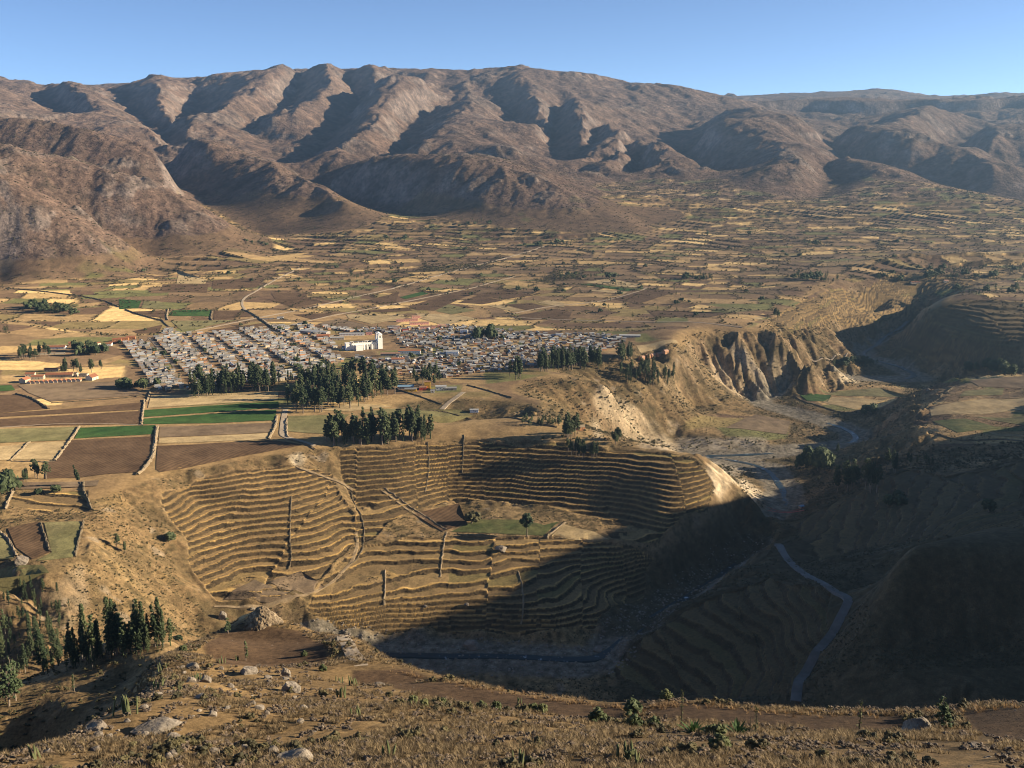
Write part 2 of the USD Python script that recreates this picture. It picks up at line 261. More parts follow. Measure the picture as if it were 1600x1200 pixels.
# ------------------------------------------------------------------ fields that can be told apart (outline in survey-photograph pixels)
# kinds: G green crop, P ploughed, B fallow brown, S straw, O olive stubble
FIELDS = [
 ('G', [(225,641),(435,627.5),(436,637),(225,652)], 'upper of the two bright green crop strips below the town groves'),
 ('G', [(225,654.5),(432,640),(430,657),(330,661.5),(223.5,663)], 'lower of the two bright green crop strips below the town groves'),
 ('G', [(124.5,668.6),(243,664.5),(241.5,678.5),(117,685.5)], 'small bright green crop field between two pale stone walls'),
 ('P', [(108,688.5),(239,682),(232,718),(214,738),(70,748),(72,723),(88,720)], 'large ploughed field with fine furrows beside the long pale wall'),
 ('B', [(249.5,667.5),(431,660.5),(419.5,676),(248.5,683.5)], 'fallow brown field below the green crop strips'),
 ('S', [(248.5,684.5),(419,677),(417,686.5),(247.5,693)], 'narrow straw strip above the dark ploughed field'),
 ('P', [(246.5,697),(419,688),(474,695.5),(390,711),(250,738.5),(244,734)], 'dark ploughed field along the brow of the amphitheatre'),
 ('O', [(-60,672),(118,667.5),(104,688),(-60,695)], 'olive stubble field left of the small green field'),
 ('S', [(46,693),(106,689.5),(87,718.5),(20,718.5)], 'pale straw field enclosed by stone walls at left'),
 ('S', [(-60,702),(40,695),(14,719),(-60,722)], 'pale straw field at the left edge of the photo'),
 ('P', [(82,641),(226,628.5),(224,640),(-60,655),(-60,650)], None), ('P', [(-60,659),(224,642),(220,662.5),(120,664.5),(-60,668)], None),
 ('B', [(28,602),(192,596),(226,617),(80,628),(45,614)], 'brown field directly below the orange roofed hotel'), ('G', [(-60,604),(18,602),(24,610),(-60,616)], None),
 ('P', [(-60,619),(25,617),(72,633),(75,639),(-60,651)], None), ('S', [(236,618),(435,612.5),(434,625),(231,637.5)], 'straw field just above the green crop strips'),
 ('G', [(186,467.5),(221,470),(216,482),(187,483)], 'dark green field beside the track at the foot of the left hills'), ('O', [(225,470.5),(249,470.5),(264,481.5),(221,481.5)], None),
 ('G', [(270,485),(331,484),(328,494.5),(262,493.5)], 'rectangular green field above the straight white road'), ('P', [(201,487),(261,485.5),(257,497.5),(210,491.5)], None), ('P', [(335,486),(386,487),(395,494.5),(334,499.5)], None),
 ('P', [(325,516),(419,504),(424,511.5),(346,518.5)], 'brown field between the road and the first town roofs'), ('O', [(267,501.5),(370,500.5),(285,517.5)], None), ('P', [(255,444.5),(326,444.5),(323,457.5),(250,454.5)], None), ('S', [(279,423),(323,437.5),(321,443.5),(276,443.5)], None),
 ('P', [(333,438),(413,434.5),(401,449.5),(331,451.5)], None), ('P', [(424,458.5),(479,458.5),(480,472.5),(433,472.5)], None), ('P', [(207,517.5),(254,507.5),(248,520.5),(216,521.5)], None),
 ('P', [(419,467.5),(489,467.5),(515,472.5),(455,479.5)], None), ('O', [(503,467),(567,461.5),(561,466.5),(521,470.5)], None), ('P', [(569,470.5),(624,456.5),(618,472.5),(593,475.5)], None),
 ('G', [(625,464.5),(660,455.5),(670,459),(634,467.5)], None), ('P', [(638,479),(723,453.5),(746,455.5),(679,485.5),(650,484.5)], 'long dark ploughed field running along the upper road'), ('O', [(680,486),(700,475.5),(744,485),(706,491.5)], 'olive green field among dark ploughed fields behind the town'),
 ('P', [(716,473),(748,461.5),(786,470),(755,475.5)], None), ('P', [(737,460.5),(795,452.5),(834,462),(788,467.5)], None), ('P', [(791,476),(831,473.5),(852,479),(823,484.5)], None), ('S', [(761,477.5),(784,476.5),(819,485),(803,487.5)], None),
 ('S', [(839,473),(859,468.5),(882,474),(882,480.5)], None), ('P', [(797,495),(868,482.5),(894,488),(889,497.5),(820,500.5)], None), ('S', [(541,491.5),(630,491.5),(633,497.5),(580,506.5),(545,497.5)], 'orange straw field just left of the pink school'),
 ('B', [(497,506),(529,497.5),(585,511.5),(533,517.5)], None), ('P', [(566,486),(636,480.5),(645,485.5),(596,488.5)], None), ('P', [(458,491.5),(528,489.5),(490,499.5)], None), ('S', [(650,490),(717,492.5),(744,498),(694,508.5),(656,497.5)], 'straw field just right of the pink school'),
 ('G', [(905,444),(922,443.5),(990,452),(982,455.5)], 'thin dark green strip in the middle of the valley'), ('S', [(920,454.5),(928,452.5),(981,456),(976,459.5)], None), ('S', [(911,441),(955,435.5),(1005,446.5),(988,449.5)], None), ('P', [(953,466.5),(1009,452.5),(1059,455.5),(997,475.5)], None),
 ('P', [(1010,485),(1146,489),(1105,496.5),(1024,494.5)], None), ('O', [(1103,483),(1147,480.5),(1185,485),(1147,488.5)], 'pale olive field near the cliff edge at right'), ('S', [(1171,497.5),(1194,494.5),(1190,499.5)], None), ('S', [(994,540),(1056,531.5),(1060,537),(1000,550.5)], 'pale straw field above the brick lodges'),
 ('O', [(450,650.5),(546,648),(511,678.5),(450,674)], 'olive stubble field behind the rim grove'), ('S', [(500,641),(549,630.5),(615,635.5),(545,643.5)], None), ('O', [(560,647),(600,639),(720,640),(740,650),(640,652)], None),
 ('P', [(12,826),(61,815.5),(72,850),(79,863),(51,874.5),(25,856)], 'brown ploughed plot above the left cliff'), ('O', [(69,817),(130,815.5),(119,856),(114,871),(57,877.5),(81,863)], 'olive green plot at the cliff brow on the left'), ('O', [(-60,834),(0,834),(20,859),(21,874),(-60,874)], None), ('O', [(-60,884),(66,883.5),(77,895),(-60,912)], None),
 ('B', [(24,754.5),(155,750.5),(152,759.5),(24,765.5)], None),
 ('B', [(1514,596),(1650,586),(1650,602),(1530,604.5)], None), ('O', [(1508,611),(1569,606.5),(1566,617.5),(1499,619.5)], None), ('S', [(1452,638),(1540,624),(1600,622),(1600,640),(1530,648),(1455,650)], None), ('O', [(1523,651),(1650,644),(1650,664),(1540,654.5)], None),
 ('M', [(1457,659),(1509,654.5),(1562,669),(1496,676.5)], 'green field on the sunlit terrace at far right'), ('S', [(1541,675),(1650,674),(1650,685),(1556,680.5)], 'golden straw field below the green field at far right'),
 ('O', [(1277,606),(1374,606),(1418,619),(1360,619.5)], 'olive field on the low bench right of the river'), ('G', [(1250,617.5),(1299,617.5),(1293,628),(1262,626.5)], None), ('S', [(1301,620.5),(1383,626),(1336,640),(1284,629)], None),
 ('B', [(1181,647.5),(1235,659),(1229,679),(1134,668.5)], 'bare brown flat left of the river bend'),
 ('P', [(646,803),(717,785),(729,817),(692,831)], 'brown ploughed plot in the bowl left of the green meadow'), ('M', [(705,831),(746,812),(815,813),(850,821),(875,815),(849,837.5)], 'green meadow around the lone tree on the amphitheatre floor'),
 ('S', [(862,838),(880,820),(930,832),(952,846),(900,844)], None), ('B', [(420,909),(470,893),(508,915),(482,929),(436,918)], None), ('B', [(350,935),(398,906),(430,920),(474,932),(420,944)], 'bare brown plot at the foot of the left terraces'),
]
TOWN_PX = [(150,545),(260,505),(340,512),(430,500),(520,508),(640,505),(700,508),(770,512),(860,520),(960,520),(970,535),(940,552),(900,560),(800,570),(700,590),(640,600),(520,590),(440,600),(350,600),(240,612),(190,590)]
# ------------------------------------------------------------------ rays onto the land
_YS = np.exp(np.linspace(math.log(60), math.log(15000), 2600))
def hit(px, py, h=None):
    """Points of the land seen along rays (first crossing)."""
    h = h or base_h
    r = ray(px, py).reshape(-1, 3); u, s = r[:, 0] / r[:, 1], r[:, 2] / r[:, 1]
    out = np.zeros((len(u), 3))
    for k in range(0, len(u), 400):
        uu, ss = u[k:k + 400, None], s[k:k + 400, None]
        d = h(uu * _YS, np.broadcast_to(_YS, (len(uu), len(_YS)))) - (ZC + ss * _YS)
        i = np.maximum(np.argmax(d > 0, 1), 1); j = np.arange(len(uu))
        a, b = d[j, i - 1], d[j, i]; t = np.clip(-a / np.where(b - a == 0, 1, b - a), 0, 1)
        y = _YS[i - 1] * (1 - t) + _YS[i] * t
        out[k:k + 400] = np.stack([uu[:, 0] * y, y, ZC + ss[:, 0] * y], 1)
    return out
def hpoly(pts, h=None):
    p = np.array(pts, float); return hit(p[:, 0], p[:, 1], h)
def region(pts):                                       # a zone of the land, from its outline in the survey photograph
    return Polygon(hpoly(pts)[:, :2]).buffer(0)
def inside(P, X, Y):
    m = np.zeros(X.shape, bool); x0, y0, x1, y1 = P.bounds
    b = (X >= x0) & (X <= x1) & (Y >= y0) & (Y <= y1)
    if b.any(): m[b] = contains_xy(P, X[b], Y[b])
    return m
def soft(m, s=3): return gaussian_filter(m.astype(np.float32), s)

# ------------------------------------------------------------------ the fine grid
def rows():
    y, out = 22.0, []
    ds = lambda y: np.interp(y, [20, 60, 80, 285, 300, 420, 440, 690, 710, 1290, 1310, 2350, 2500, 4150, 4300, 9200, 9400, 15500], [3, 1.5, .62, .62, 2.5, 2.5, 5, 5, 1.15, 1.15, 3.6, 4.6, 8, 9, 15, 19, 70, 80])
    while y < 15300: out.append(y); y += ds(y)
    return np.array(out)
YR = rows()
UC = np.concatenate([-np.linspace(1.0, .625, 24)[:-1], np.linspace(-.625, .625, 2 * 430 + 1), np.linspace(.625, 1.32, 42)[1:]])
if len(UC) % 2 == 0: UC = UC[:-1]
X = UC[None, :] * YR[:, None]; Y = np.broadcast_to(YR[:, None], X.shape).copy()
H = base_h(X, Y)
HB = H.copy()
def grad(H):
    hv = np.gradient(H, YR, axis=0); hu = np.gradient(H, UC, axis=1)      # dz/dy at fixed u ; dz/du
    gx = hu / Y; return gx, hv - gx * UC[None, :]
def hash2(i, j, s):
    h = (i * 374761393 + j * 668265263 + s * 1442695041) & 0xFFFFFFFF
    h = ((h ^ (h >> 13)) * 1274126177) & 0xFFFFFFFF
    return ((h ^ (h >> 16)) & 0xFFFF) / 65535.0
def gully(x, y, tx, ty, wl, seed):
    """Ribs and furrows that run down the slope; (tx, ty) is the direction across it."""
    px, py = x / wl, y / wl; ix, iy = np.floor(px).astype(np.int64), np.floor(py).astype(np.int64); fx, fy = px - ix, py - iy
    va, wt = np.zeros(x.shape, np.float32), np.full(x.shape, 1e-6, np.float32)
    for a in (-1, 0, 1):
        for b in (-1, 0, 1):
            ox, oy = hash2(ix + a, iy + b, seed) * .8 - .4 + a + .5, hash2(ix + a, iy + b, seed + 7) * .8 - .4 + b + .5
            dx, dy = fx - ox, fy - oy; w = np.exp(-2.6 * (dx * dx + dy * dy))
            va += np.cos((dx * tx + dy * ty) * 6.2832) * w; wt += w
    return va / wt
def carve(mask, wls, amp, seed, s0=.05, s1=.3, keepgrad=None):
    global H
    m = mask > .01
    for k, wl in enumerate(wls):
        gx, gy = grad(gaussian_filter(H, 1.0)) if keepgrad is None else keepgrad
        x, y, g_x, g_y = X[m], Y[m], gx[m], gy[m]; g = np.hypot(g_x, g_y) + 1e-6
        wx, wy = x + N(x, y, wl * 2.2, 2, seed + k) * wl * .5, y + N(x, y, wl * 2.2, 2, seed + k + 50) * wl * .5
        H[m] += mask[m] * amp * wl * sstep(s0, s1, g) * gully(wx, wy, -g_y / g, g_x / g, wl, seed + k * 13)

# ---- mountains and foothills: ribs, furrows, ledges
mtn = sstep(2500, 2750, Y) * sstep(0, 60, HB - np.interp(Y, [0, 2080, 2800, 3300, 3800, 4100, 4400, 4700, 5000, 5300], [0, 0, 22, 48, 100, 146, 180, 205, 215, 215]) - 12)
mtn = np.clip(soft(mtn, 2), 0, 1)
far = sstep(4600, 5600, Y)
carve(mtn * (1 - far) , (320, 150, 75, 36), .034, 3)
carve(mtn * far * (1 - .75 * sstep(8800, 9500, Y)), (420, 190, 95, 55), .036, 21)
m = mtn > .01
H[m] += (mtn * (18 * far + 5))[m] * N(X[m], Y[m], 300, 4, 5)
# hard bands of rock that stand out as ledges, near the plateau and on some spurs
# outcrops and crags
cr = m & (Y > 2600)
scl = np.where(Y[cr] > 4800, 1.0, .55); OUT = np.zeros(H.shape); OUT[cr] = sstep(.12, .34, N(X[cr] / scl, Y[cr] / scl, 240, 4, 61)) * mtn[cr]
H[cr] += OUT[cr] * scl * (34 * np.abs(N(X[cr] / scl, Y[cr] / scl, 80, 3, 62)) + 10) + mtn[cr] * scl * 16 * (.35 - np.abs(N(X[cr] / scl, Y[cr] / scl, 130, 4, 63)))
band = m & (Y > 5200)
zb = H[band] + 40 * N(X[band], Y[band], 900, 3, 8); st = 105.0
fz = zb / st - np.floor(zb / st); where = sstep(.0, .35, N(X[band], Y[band], 700, 3, 9) + .25 * sstep(700, 1100, zb))
H[band] += where * st * .28 * (sstep(.55, .8, fz) - fz)
rim_x = 9000 + 260 * N(X, X * 0, 900, 3, 55) + np.interp(X, [1500, 4500, 5500], [100, 0, -450])
mr = (X > 1900) & (Y > 7800) & (Y < 9700)
dr_ = (Y - rim_x)[mr]; H[mr] -= sstep(1900, 2600, X[mr]) * 95 * sstep(0, -45, dr_) * sstep(-1100, -150, dr_)
# ---- cliffs and gorge sides
gz = (Y > 560) & (Y < 2900) & (H < -3) & (H > -111)
gx, gy = grad(gaussian_filter(H, 2)); slope = np.hypot(gx, gy)
BOWL = [region(p) for p in (
    [(525,702),(600,697),(670,692),(760,689),(880,695),(950,704),(1040,709),(1086,718),(1108,740),(1122,775),(1100,800),(1040,835),(1000,850),(960,842),(930,808),(850,792),(760,783),(700,781),(640,800),(565,848),(548,835),(562,790),(535,745)],
    [(500,905),(560,853),(640,842),(700,840),(880,842),(960,847),(1020,880),(1000,930),(930,982),(800,986),(640,984),(520,984),(485,960)],
    [(255,772),(330,742),(430,727),(520,748),(545,790),(556,842),(498,903),(440,932),(345,940),(305,882),(262,815)],
    [(20,772),(135,768),(140,800),(0,812)])]
RIGHT = [region(p) for p in (
    [(1235,815),(1340,765),(1420,735),(1480,745),(1600,720),(1600,830),(1440,840),(1330,860),(1280,880)],
    [(955,1035),(1060,960),(1200,900),(1290,930),(1290,1000),(1230,1095),(1100,1088),(960,1060)],
    [(1200,500),(1250,470),(1310,450),(1400,436),(1440,460),(1390,505),(1300,500),(1240,520)],
    [(1350,530),(1450,488),(1600,470),(1600,585),(1500,575),(1400,552)],
    [(1330,460),(1400,425),(1600,420),(1600,445),(1450,455)])]
ZONES = [(BOWL[0], 4.1), (BOWL[1], 3.5), (BOWL[2], 3.6), (BOWL[3], 1.4), (RIGHT[0], 4.6), (RIGHT[1], 5.2), (RIGHT[2], 6.0), (RIGHT[3], 6.0), (RIGHT[4], 5.0)]
TZ = np.full(H.shape, -1, int)
XW, YW = X + 13 * N(X, Y, 38, 3, 91), Y + 13 * N(X, Y, 38, 3, 92)
for k, (P, st) in enumerate(ZONES): TZ[inside(P, XW, YW)] = k
cliff = np.clip(soft(gz & (TZ < 0), 2) * sstep(.12, .4, slope), 0, 1) * (1 - .6 * (Y < 1300))
LEFTB = region([(830,570),(1088,520),(1135,590),(1165,630),(1060,700),(940,690),(830,640)])
carve(cliff * (1 - .72 * soft(inside(LEFTB, X, Y), 3)) * (1 - .4 * (X < -200)), (70, 34, 17), .15, 40, .1, .5)
big = cliff * sstep(1250, 1500, Y)
H += cliff * 3.0 * N(X, Y, 24, 4, 12) + (soft(gz, 3) * (TZ < 0)) * 1.2 * N(X, Y, 14, 4, 13)
FLUTE = region([(1085,522),(1160,522),(1262,548),(1340,590),(1330,598),(1230,606),(1180,624),(1130,600)])
carve(soft(inside(FLUTE, X, Y), 2) * sstep(.2, .5, slope), (55, 30, 16), .15, 61, .2, .6)
# ---- terraces
SECT = np.array([-205, -172, -100, -62, -20, 30, 75, 120, 165, 205, 250, 300, 345, 400, 460, 520.])
step_k = np.zeros(H.shape, int); step_f = np.full(H.shape, .5); TERR = np.zeros(H.shape, bool)
for k, (P, st) in enumerate(ZONES):
    m = TZ == k; x, y = X[m], Y[m]
    xs = x + 5 * N(x, y, 40, 2, 31 + k) + (y - 1000) * (.12 if k == 0 else -.05)
    sec = np.searchsorted(SECT, xs) if k in (0, 1) else np.floor((xs + 30 * N(x, y, 120, 2, 77)) / 75).astype(int)
    ph = hash2(sec, np.full_like(sec, k), 5) * (.75 if k != 3 else 0)
    q = (HB[m] + st * .8 * N(x, y, 60, 3, 70 + k) + st * .35 * N(x, y, 22, 2, 80 + k) + st * .12 * N(x, y, 9, 2, 90 + k)) / st + ph
    kk = np.floor(q); f = q - kk
    gx_, gy_ = gx[m], gy[m]; sl = np.hypot(gx_, gy_)
    rw = np.clip(sl * 1.5 / st * 1.4, .16, .34) + [.18, .02, .14, .05, .1, .1, .05, .1, .05][k]                       # share of a step taken by its wall
    new = kk + np.where(f < 1 - rw, .10 * f, .10 * (1 - rw) + (1 - .10 * (1 - rw)) * np.clip((f - 1 + rw) / rw, 0, 1))
    flat = sstep(.03, .10, sl) * (1 if k < 4 else .8)
    H[m] += flat * ((new - q) * st) + .12 * N(x, y, 3.5, 2, 4)
    H[m] += flat * .35 * ((f < .10) & (f > .0))                        # grassy lip
    step_k[m] = kk.astype(int) + 1000 * sec; step_f[m] = np.where(f > 1 - rw, 2 + f, f); TERR[m] = flat > .3
# ---- far plain: a patchwork of small stone-walled fields on low steps
plain = (Y > 1330) & (Y < 4900) & (H > -2) & (mtn < .5) & (np.hypot(gx, gy) < .22)
pl = np.clip(soft(plain, 2) * 2 - 1, 0, 1)
BENCH = [region(p) for p in ([(1440,600),(1600,582),(1600,690),(1470,700),(1430,690),(1425,660),(1440,640)], [(1250,608),(1420,602),(1400,632),(1340,645),(1290,640),(1250,625)],
                             [(1060,672),(1130,640),(1235,655),(1230,685),(1194,690),(1100,678)], [(1225,480),(1340,425),(1400,380),(1600,380),(1600,420),(1400,428),(1340,440),(1250,485)], [(1450,458),(1600,442),(1600,458),(1500,460)])]
FIELDP = [region(p[1]) for p in FIELDS]
TOWNP = region(TOWN_PX); TOWNM = inside(TOWNP.buffer(20), X, Y)
for P in BENCH: pl = np.maximum(pl, inside(P, X, Y) * 1.0)
flatm = np.zeros(H.shape, bool)
for P in FIELDP: flatm |= inside(P.buffer(3), X, Y)
plh = pl * (1 - np.clip(soft(flatm, 1.0) * 1.6, 0, 1)); plh[TOWNM] = 0
m = pl > .02; x, y = X[m], Y[m]
rs = np.random.RandomState(4); SD = np.stack([rs.uniform(-2600, 3600, 420), rs.uniform(1300, 5000, 420)], 1)
from scipy.spatial import cKDTree
wx, wy = x + 60 * N(x, y, 260, 3, 15), y + 45 * N(x, y, 260, 3, 16)
dd, di = cKDTree(SD * [1, 1.5]).query(np.stack([wx, wy * 1.5], 1), k=2, workers=-1); dom = di[:, 0]; dedge = (dd[:, 1] - dd[:, 0])
ang = rs.uniform(-.42, .42, 420)[dom] - .15; hs = rs.uniform(.75, 1.45, 420)[dom] * np.where(y < 2500, 66.0, np.where(y < 3300, 58.0, 50.0))
a = -np.sin(ang) * wx + np.cos(ang) * wy; b = np.cos(ang) * wx + np.sin(ang) * wy
r = np.floor(a / hs).astype(np.int64); fa = a / hs - r; r = r * 500 + dom
wd = hs * (.9 + 1.7 * hash2(r, r * 0 + 3, 2)); b = b + .5 * (fa - .5) * hs * (hash2(r, r * 0, 9) - .5)
c = np.floor(b / wd + hash2(r, r * 0 + 1, 4)).astype(np.int64); fb = b / wd + hash2(r, r * 0 + 1, 4) - c
rnd, rnd2 = hash2(r, c, 11), hash2(r, c, 12)
ea, eb = np.minimum(np.minimum(fa, 1 - fa) * hs, dedge * .5), np.minimum(fb, 1 - fb) * wd
edge = np.maximum(sstep(np.interp(y, [2500, 2600, 4200, 4400], [6.5, 8.5, 9, 14]), np.interp(y, [2500, 2600, 4200, 4400], [2, 3.5, 4, 6]), ea) * sstep(-.25, .1, N(x, y, 60, 2, 18)), sstep(np.where(y > 2500, 7.5, 5.0), np.where(y > 2500, 3.0, 1.8), eb) * sstep(-.3, .05, N(x, y, 60, 2, 19)))
slp = np.clip(gy[m], 0, .2)
step = np.clip((y - 2300) / 700, 0, 1)
H[m] += plh[m] * (step * .8 * (.5 - fa) * hs * slp + 1.5 * (rnd - .5) * step + edge * (1.0 + 1.6 * N(x, y, 10, 2, 20)) * (y > 2250))
cell = np.full(H.shape, -1.0); cell2 = np.zeros(H.shape); cedge = np.zeros(H.shape)
cell[m], cell2[m], cedge[m] = rnd, rnd2, edge * pl[m]
# ---- hillside in front
fg = 1 - sstep(300, 330, Y)
m = Y < 470
H[m] += .9 * N(X[m], Y[m], 14, 4, 33) + .32 * N(X[m], Y[m], 3.0, 3, 34)
FGF = [region(p) for p in ([(345,988),(400,978),(470,985),(505,1003),(512,1030),(480,1040),(420,1041),(340,1040),(318,1010)], [(552,1048),(640,1046),(668,1058),(640,1068),(570,1070),(550,1060)],
    [(612,1066),(700,1066),(850,1092),(972,1104),(978,1124),(880,1118),(760,1102),(660,1086),(615,1075)], [(1000,1112),(1060,1098),(1240,1116),(1410,1118),(1412,1142),(1300,1141),(1150,1130),(1030,1120)], [(1500,1112),(1600,1102),(1700,1098),(1700,1160),(1600,1160),(1520,1140)])]
for P in FGF:
    w = soft(inside(P, X, Y), 2.5); mm = w > .01
    zc_ = HB[mm]; H[mm] = H[mm] * (1 - w[mm]) + w[mm] * (zc_ + .10 * N(X[mm], Y[mm], 1.6, 2, 35))
# ---- the river lies level in its bed
RIVP = np.array([pz(*p) for p in RIVER])
rd = np.concatenate([np.array(dens([a, b], .004)) for a, b in zip(RIVP[:-1], RIVP[1:])])
nearr = (Y > 740) & (Y < 2800) & (HB < -92)
RDIST = np.full(H.shape, 999.0); RDIST[nearr] = cKDTree(rd[:, :2]).query(np.stack([X[nearr], Y[nearr]], 1), workers=-1)[0]
bed = RDIST < 60
H[bed] = np.where(RDIST[bed] < 34, np.minimum(H[bed], np.interp(RDIST[bed], [0, 34], [-200, H.max()])), H[bed]) if False else H[bed]
H[bed] += .5 * N(X[bed], Y[bed], 12, 4, 44)
# ---- seams between the fine and the half grids stay closed
J1, J2 = int(np.searchsorted(YR, 315)), int(np.searchsorted(YR, 4280))
for J in (J1, J2): H[J, 1:-1:2] = .5 * (H[J, 0:-2:2] + H[J, 2::2])
def land(x, y):
    x, y = np.atleast_1d(np.asarray(x, float)), np.atleast_1d(np.asarray(y, float))
    r = np.interp(y, YR, np.arange(len(YR))); c = np.interp(x / y, UC, np.arange(len(UC)))
    return map_coordinates(H, [r, c], order=1, mode='nearest')
gx, gy = grad(H); SL = np.hypot(gx, gy)
# ------------------------------------------------------------------ materials
LK = '/World/Looks/'
def ground_mat(name, s1, s2, amt=.35, bump=0.0, bs=.5, attr=True, col=(.2, .15, .1), col2=None, furrow=0):
    """Soil and rock: base colour (per place, or fixed) broken up by noise at two sizes."""
    nd = {'g': ('geometry', {}), 'n1': ('noise_texture', {'scale': s1, 'detail': 5.0, 'roughness': .62}), 'n2': ('noise_texture', {'scale': s2, 'detail': 3.0, 'roughness': .6}),
          'm1': ('map_range', {'from_min': .3, 'from_max': .7, 'to_min': 1 - amt, 'to_max': 1 + amt}), 'm2': ('map_range', {'from_min': .3, 'from_max': .7, 'to_min': 1 - amt * .8, 'to_max': 1 + amt * .8}),
          'mm': ('math', {'math_type': 'multiply'}), 'vs': ('vector_math', {'math_type': 'scale'}),
          'p': ('principled_bsdf', {'roughness': 1.0, 'specular_ior_level': .12, 'diffuse_roughness': .6})}
    lk = [('g.position', 'n1.vector'), ('g.position', 'n2.vector'), ('n1.fac', 'm1.value'), ('n2.fac', 'm2.value'), ('m1.result', 'mm.value1'), ('m2.result', 'mm.value2'), ('mm.value', 'vs.scale'), ('vs.vector', 'p.base_color')]
    if attr: nd['a'] = ('attribute', {'attribute': 'Cd'}); lk.append(('a.color', 'vs.vector1'))
    elif col2 is not None:
        nd['n3'] = ('noise_texture', {'scale': s1 * .23, 'detail': 3.0}); nd['mx'] = ('mix_color', {'a': col, 'b': col2}); nd['m3'] = ('map_range', {'from_min': .4, 'from_max': .6, 'to_min': 0, 'to_max': 1, 'clamp': True})
        lk += [('g.position', 'n3.vector'), ('n3.fac', 'm3.value'), ('m3.result', 'mx.fac'), ('mx.result', 'vs.vector1')]
    else: nd['vs'][1]['vector1'] = col
    if furrow:
        nd.update({'mp': ('mapping', {'rotation': (0, 0, .45)}), 'w': ('wave_texture', {'scale': .314 / furrow, 'distortion': 1.2, 'detail': 2.0, 'detail_scale': .05}), 'wm': ('map_range', {'to_min': .80, 'to_max': 1.2}), 'm4': ('math', {'math_type': 'multiply'})})
        lk = [l for l in lk if l != ('mm.value', 'vs.scale')] + [('g.position', 'mp.vector'), ('mp.vector', 'w.vector'), ('w.fac', 'wm.value'), ('wm.result', 'm4.value2'), ('mm.value', 'm4.value1'), ('m4.value', 'vs.scale')]
    if bump:
        nd['b'] = ('bump', {'strength': 1.0, 'distance': bump}); nd['nb'] = ('noise_texture', {'scale': bs, 'detail': 6.0, 'roughness': .65})
        lk += [('g.position', 'nb.vector'), ('nb.fac', 'b.height'), ('b.normal', 'p.normal')]
    return usdkit.material(stage, LK + name, nd, lk, surface='p.BSDF')
M_FG = ground_mat('dry_grass_ground', .9, 5.0, .40, .10, 3.0)
M_GORGE = ground_mat('gorge_ground', .16, .9, .42, .6, .35)
M_PLAIN = ground_mat('plain_ground', .05, .3, .30, .3, .3)
M_HILL = ground_mat('foothill_ground', .035, .12, .46, 5.0, .07)
M_MTN = ground_mat('mountain_ground', .012, .05, .46, 14.0, .03)
M_TERR = ground_mat('terrace_ground', .5, 1.6, .32, .3, 1.0)

# ------------------------------------------------------------------ what the ground is made of, place by place
def C3(*c): return np.array(c, float)
def mixc(a, b, t): return a + (b - a) * np.clip(t, 0, 1)[..., None]
ALB = np.empty(H.shape + (3,))
n_a, n_b, n_c = N(X, Y, 420, 4, 101), N(X, Y, 90, 3, 102), N(X, Y, 18, 3, 103)
# open ground of the plain
ALB[:] = mixc(mixc(C3(.22, .155, .09), C3(.33, .24, .13), .5 + n_b), C3(.15, .11, .075), .5 * (n_c + .2))
# patchwork
PAL = np.array([(.085, .056, .042), (.10, .068, .048), (.13, .09, .06), (.16, .112, .07), (.22, .155, .09), (.36, .26, .135), (.50, .37, .19), (.17, .138, .068), (.105, .075, .052), (.105, .115, .05), (.27, .195, .11), (.14, .098, .066)])
k = cell >= 0
ci = (cell[k] * len(PAL)).astype(int).clip(0, len(PAL) - 1)
ALB[k] = mixc(ALB[k], PAL[ci] * (1.08 + .3 * cell2[k])[:, None], pl[k] * .9)
ALB = mixc(ALB, C3(.042, .037, .024), cedge * (.75 + .5 * n_c) * sstep(2100, 2500, Y)); ALB = mixc(ALB, C3(.24, .18, .11), cedge * .7 * (1 - sstep(2100, 2500, Y)))
# hills
hb = mixc(mixc(C3(.112, .076, .055), C3(.150, .105, .075), .5 + 1.1 * n_a), C3(.22, .16, .095), 1.3 * N(X, Y, 160, 4, 104) - .5)
hb = mixc(hb, C3(.090, .066, .046), 1.5 * N(X, Y, 60, 4, 105) + .08)
hb = mixc(hb, C3(.065, .05, .034), (sstep(.12, .4, N(X, Y, 22, 3, 119)) * .7)[..., None][..., 0] * (1 - far))
hb = mixc(hb, C3(.17, .135, .105), sstep(250, 900, H) * .35)
hb = mixc(hb, C3(.20, .17, .145), sstep(.85, 1.2, SL) * .7)
hb = mixc(hb, C3(.20, .165, .135), sstep(.18, .42, N(X, Y, 110, 4, 141)) * far * .55)
hb = mixc(hb, C3(.075, .058, .048), sstep(.10, .34, N(X, Y, 75, 4, 142)) * far * .55)
hb = mixc(hb, mixc(C3(.17, .145, .12), C3(.09, .072, .058), .5 + 1.5 * N(X, Y, 45, 3, 143)), OUT * .7)
hb = mixc(hb, C3(.12, .13, .05), .8 * sstep(.25, .4, N(X, Y, 130, 3, 106)) * (1 - far) * sstep(.0, .35, N(X, Y, 500, 2, 107)))
ALB = mixc(ALB, hb, np.maximum(mtn, sstep(2350, 2800, Y) * (1 - pl)))
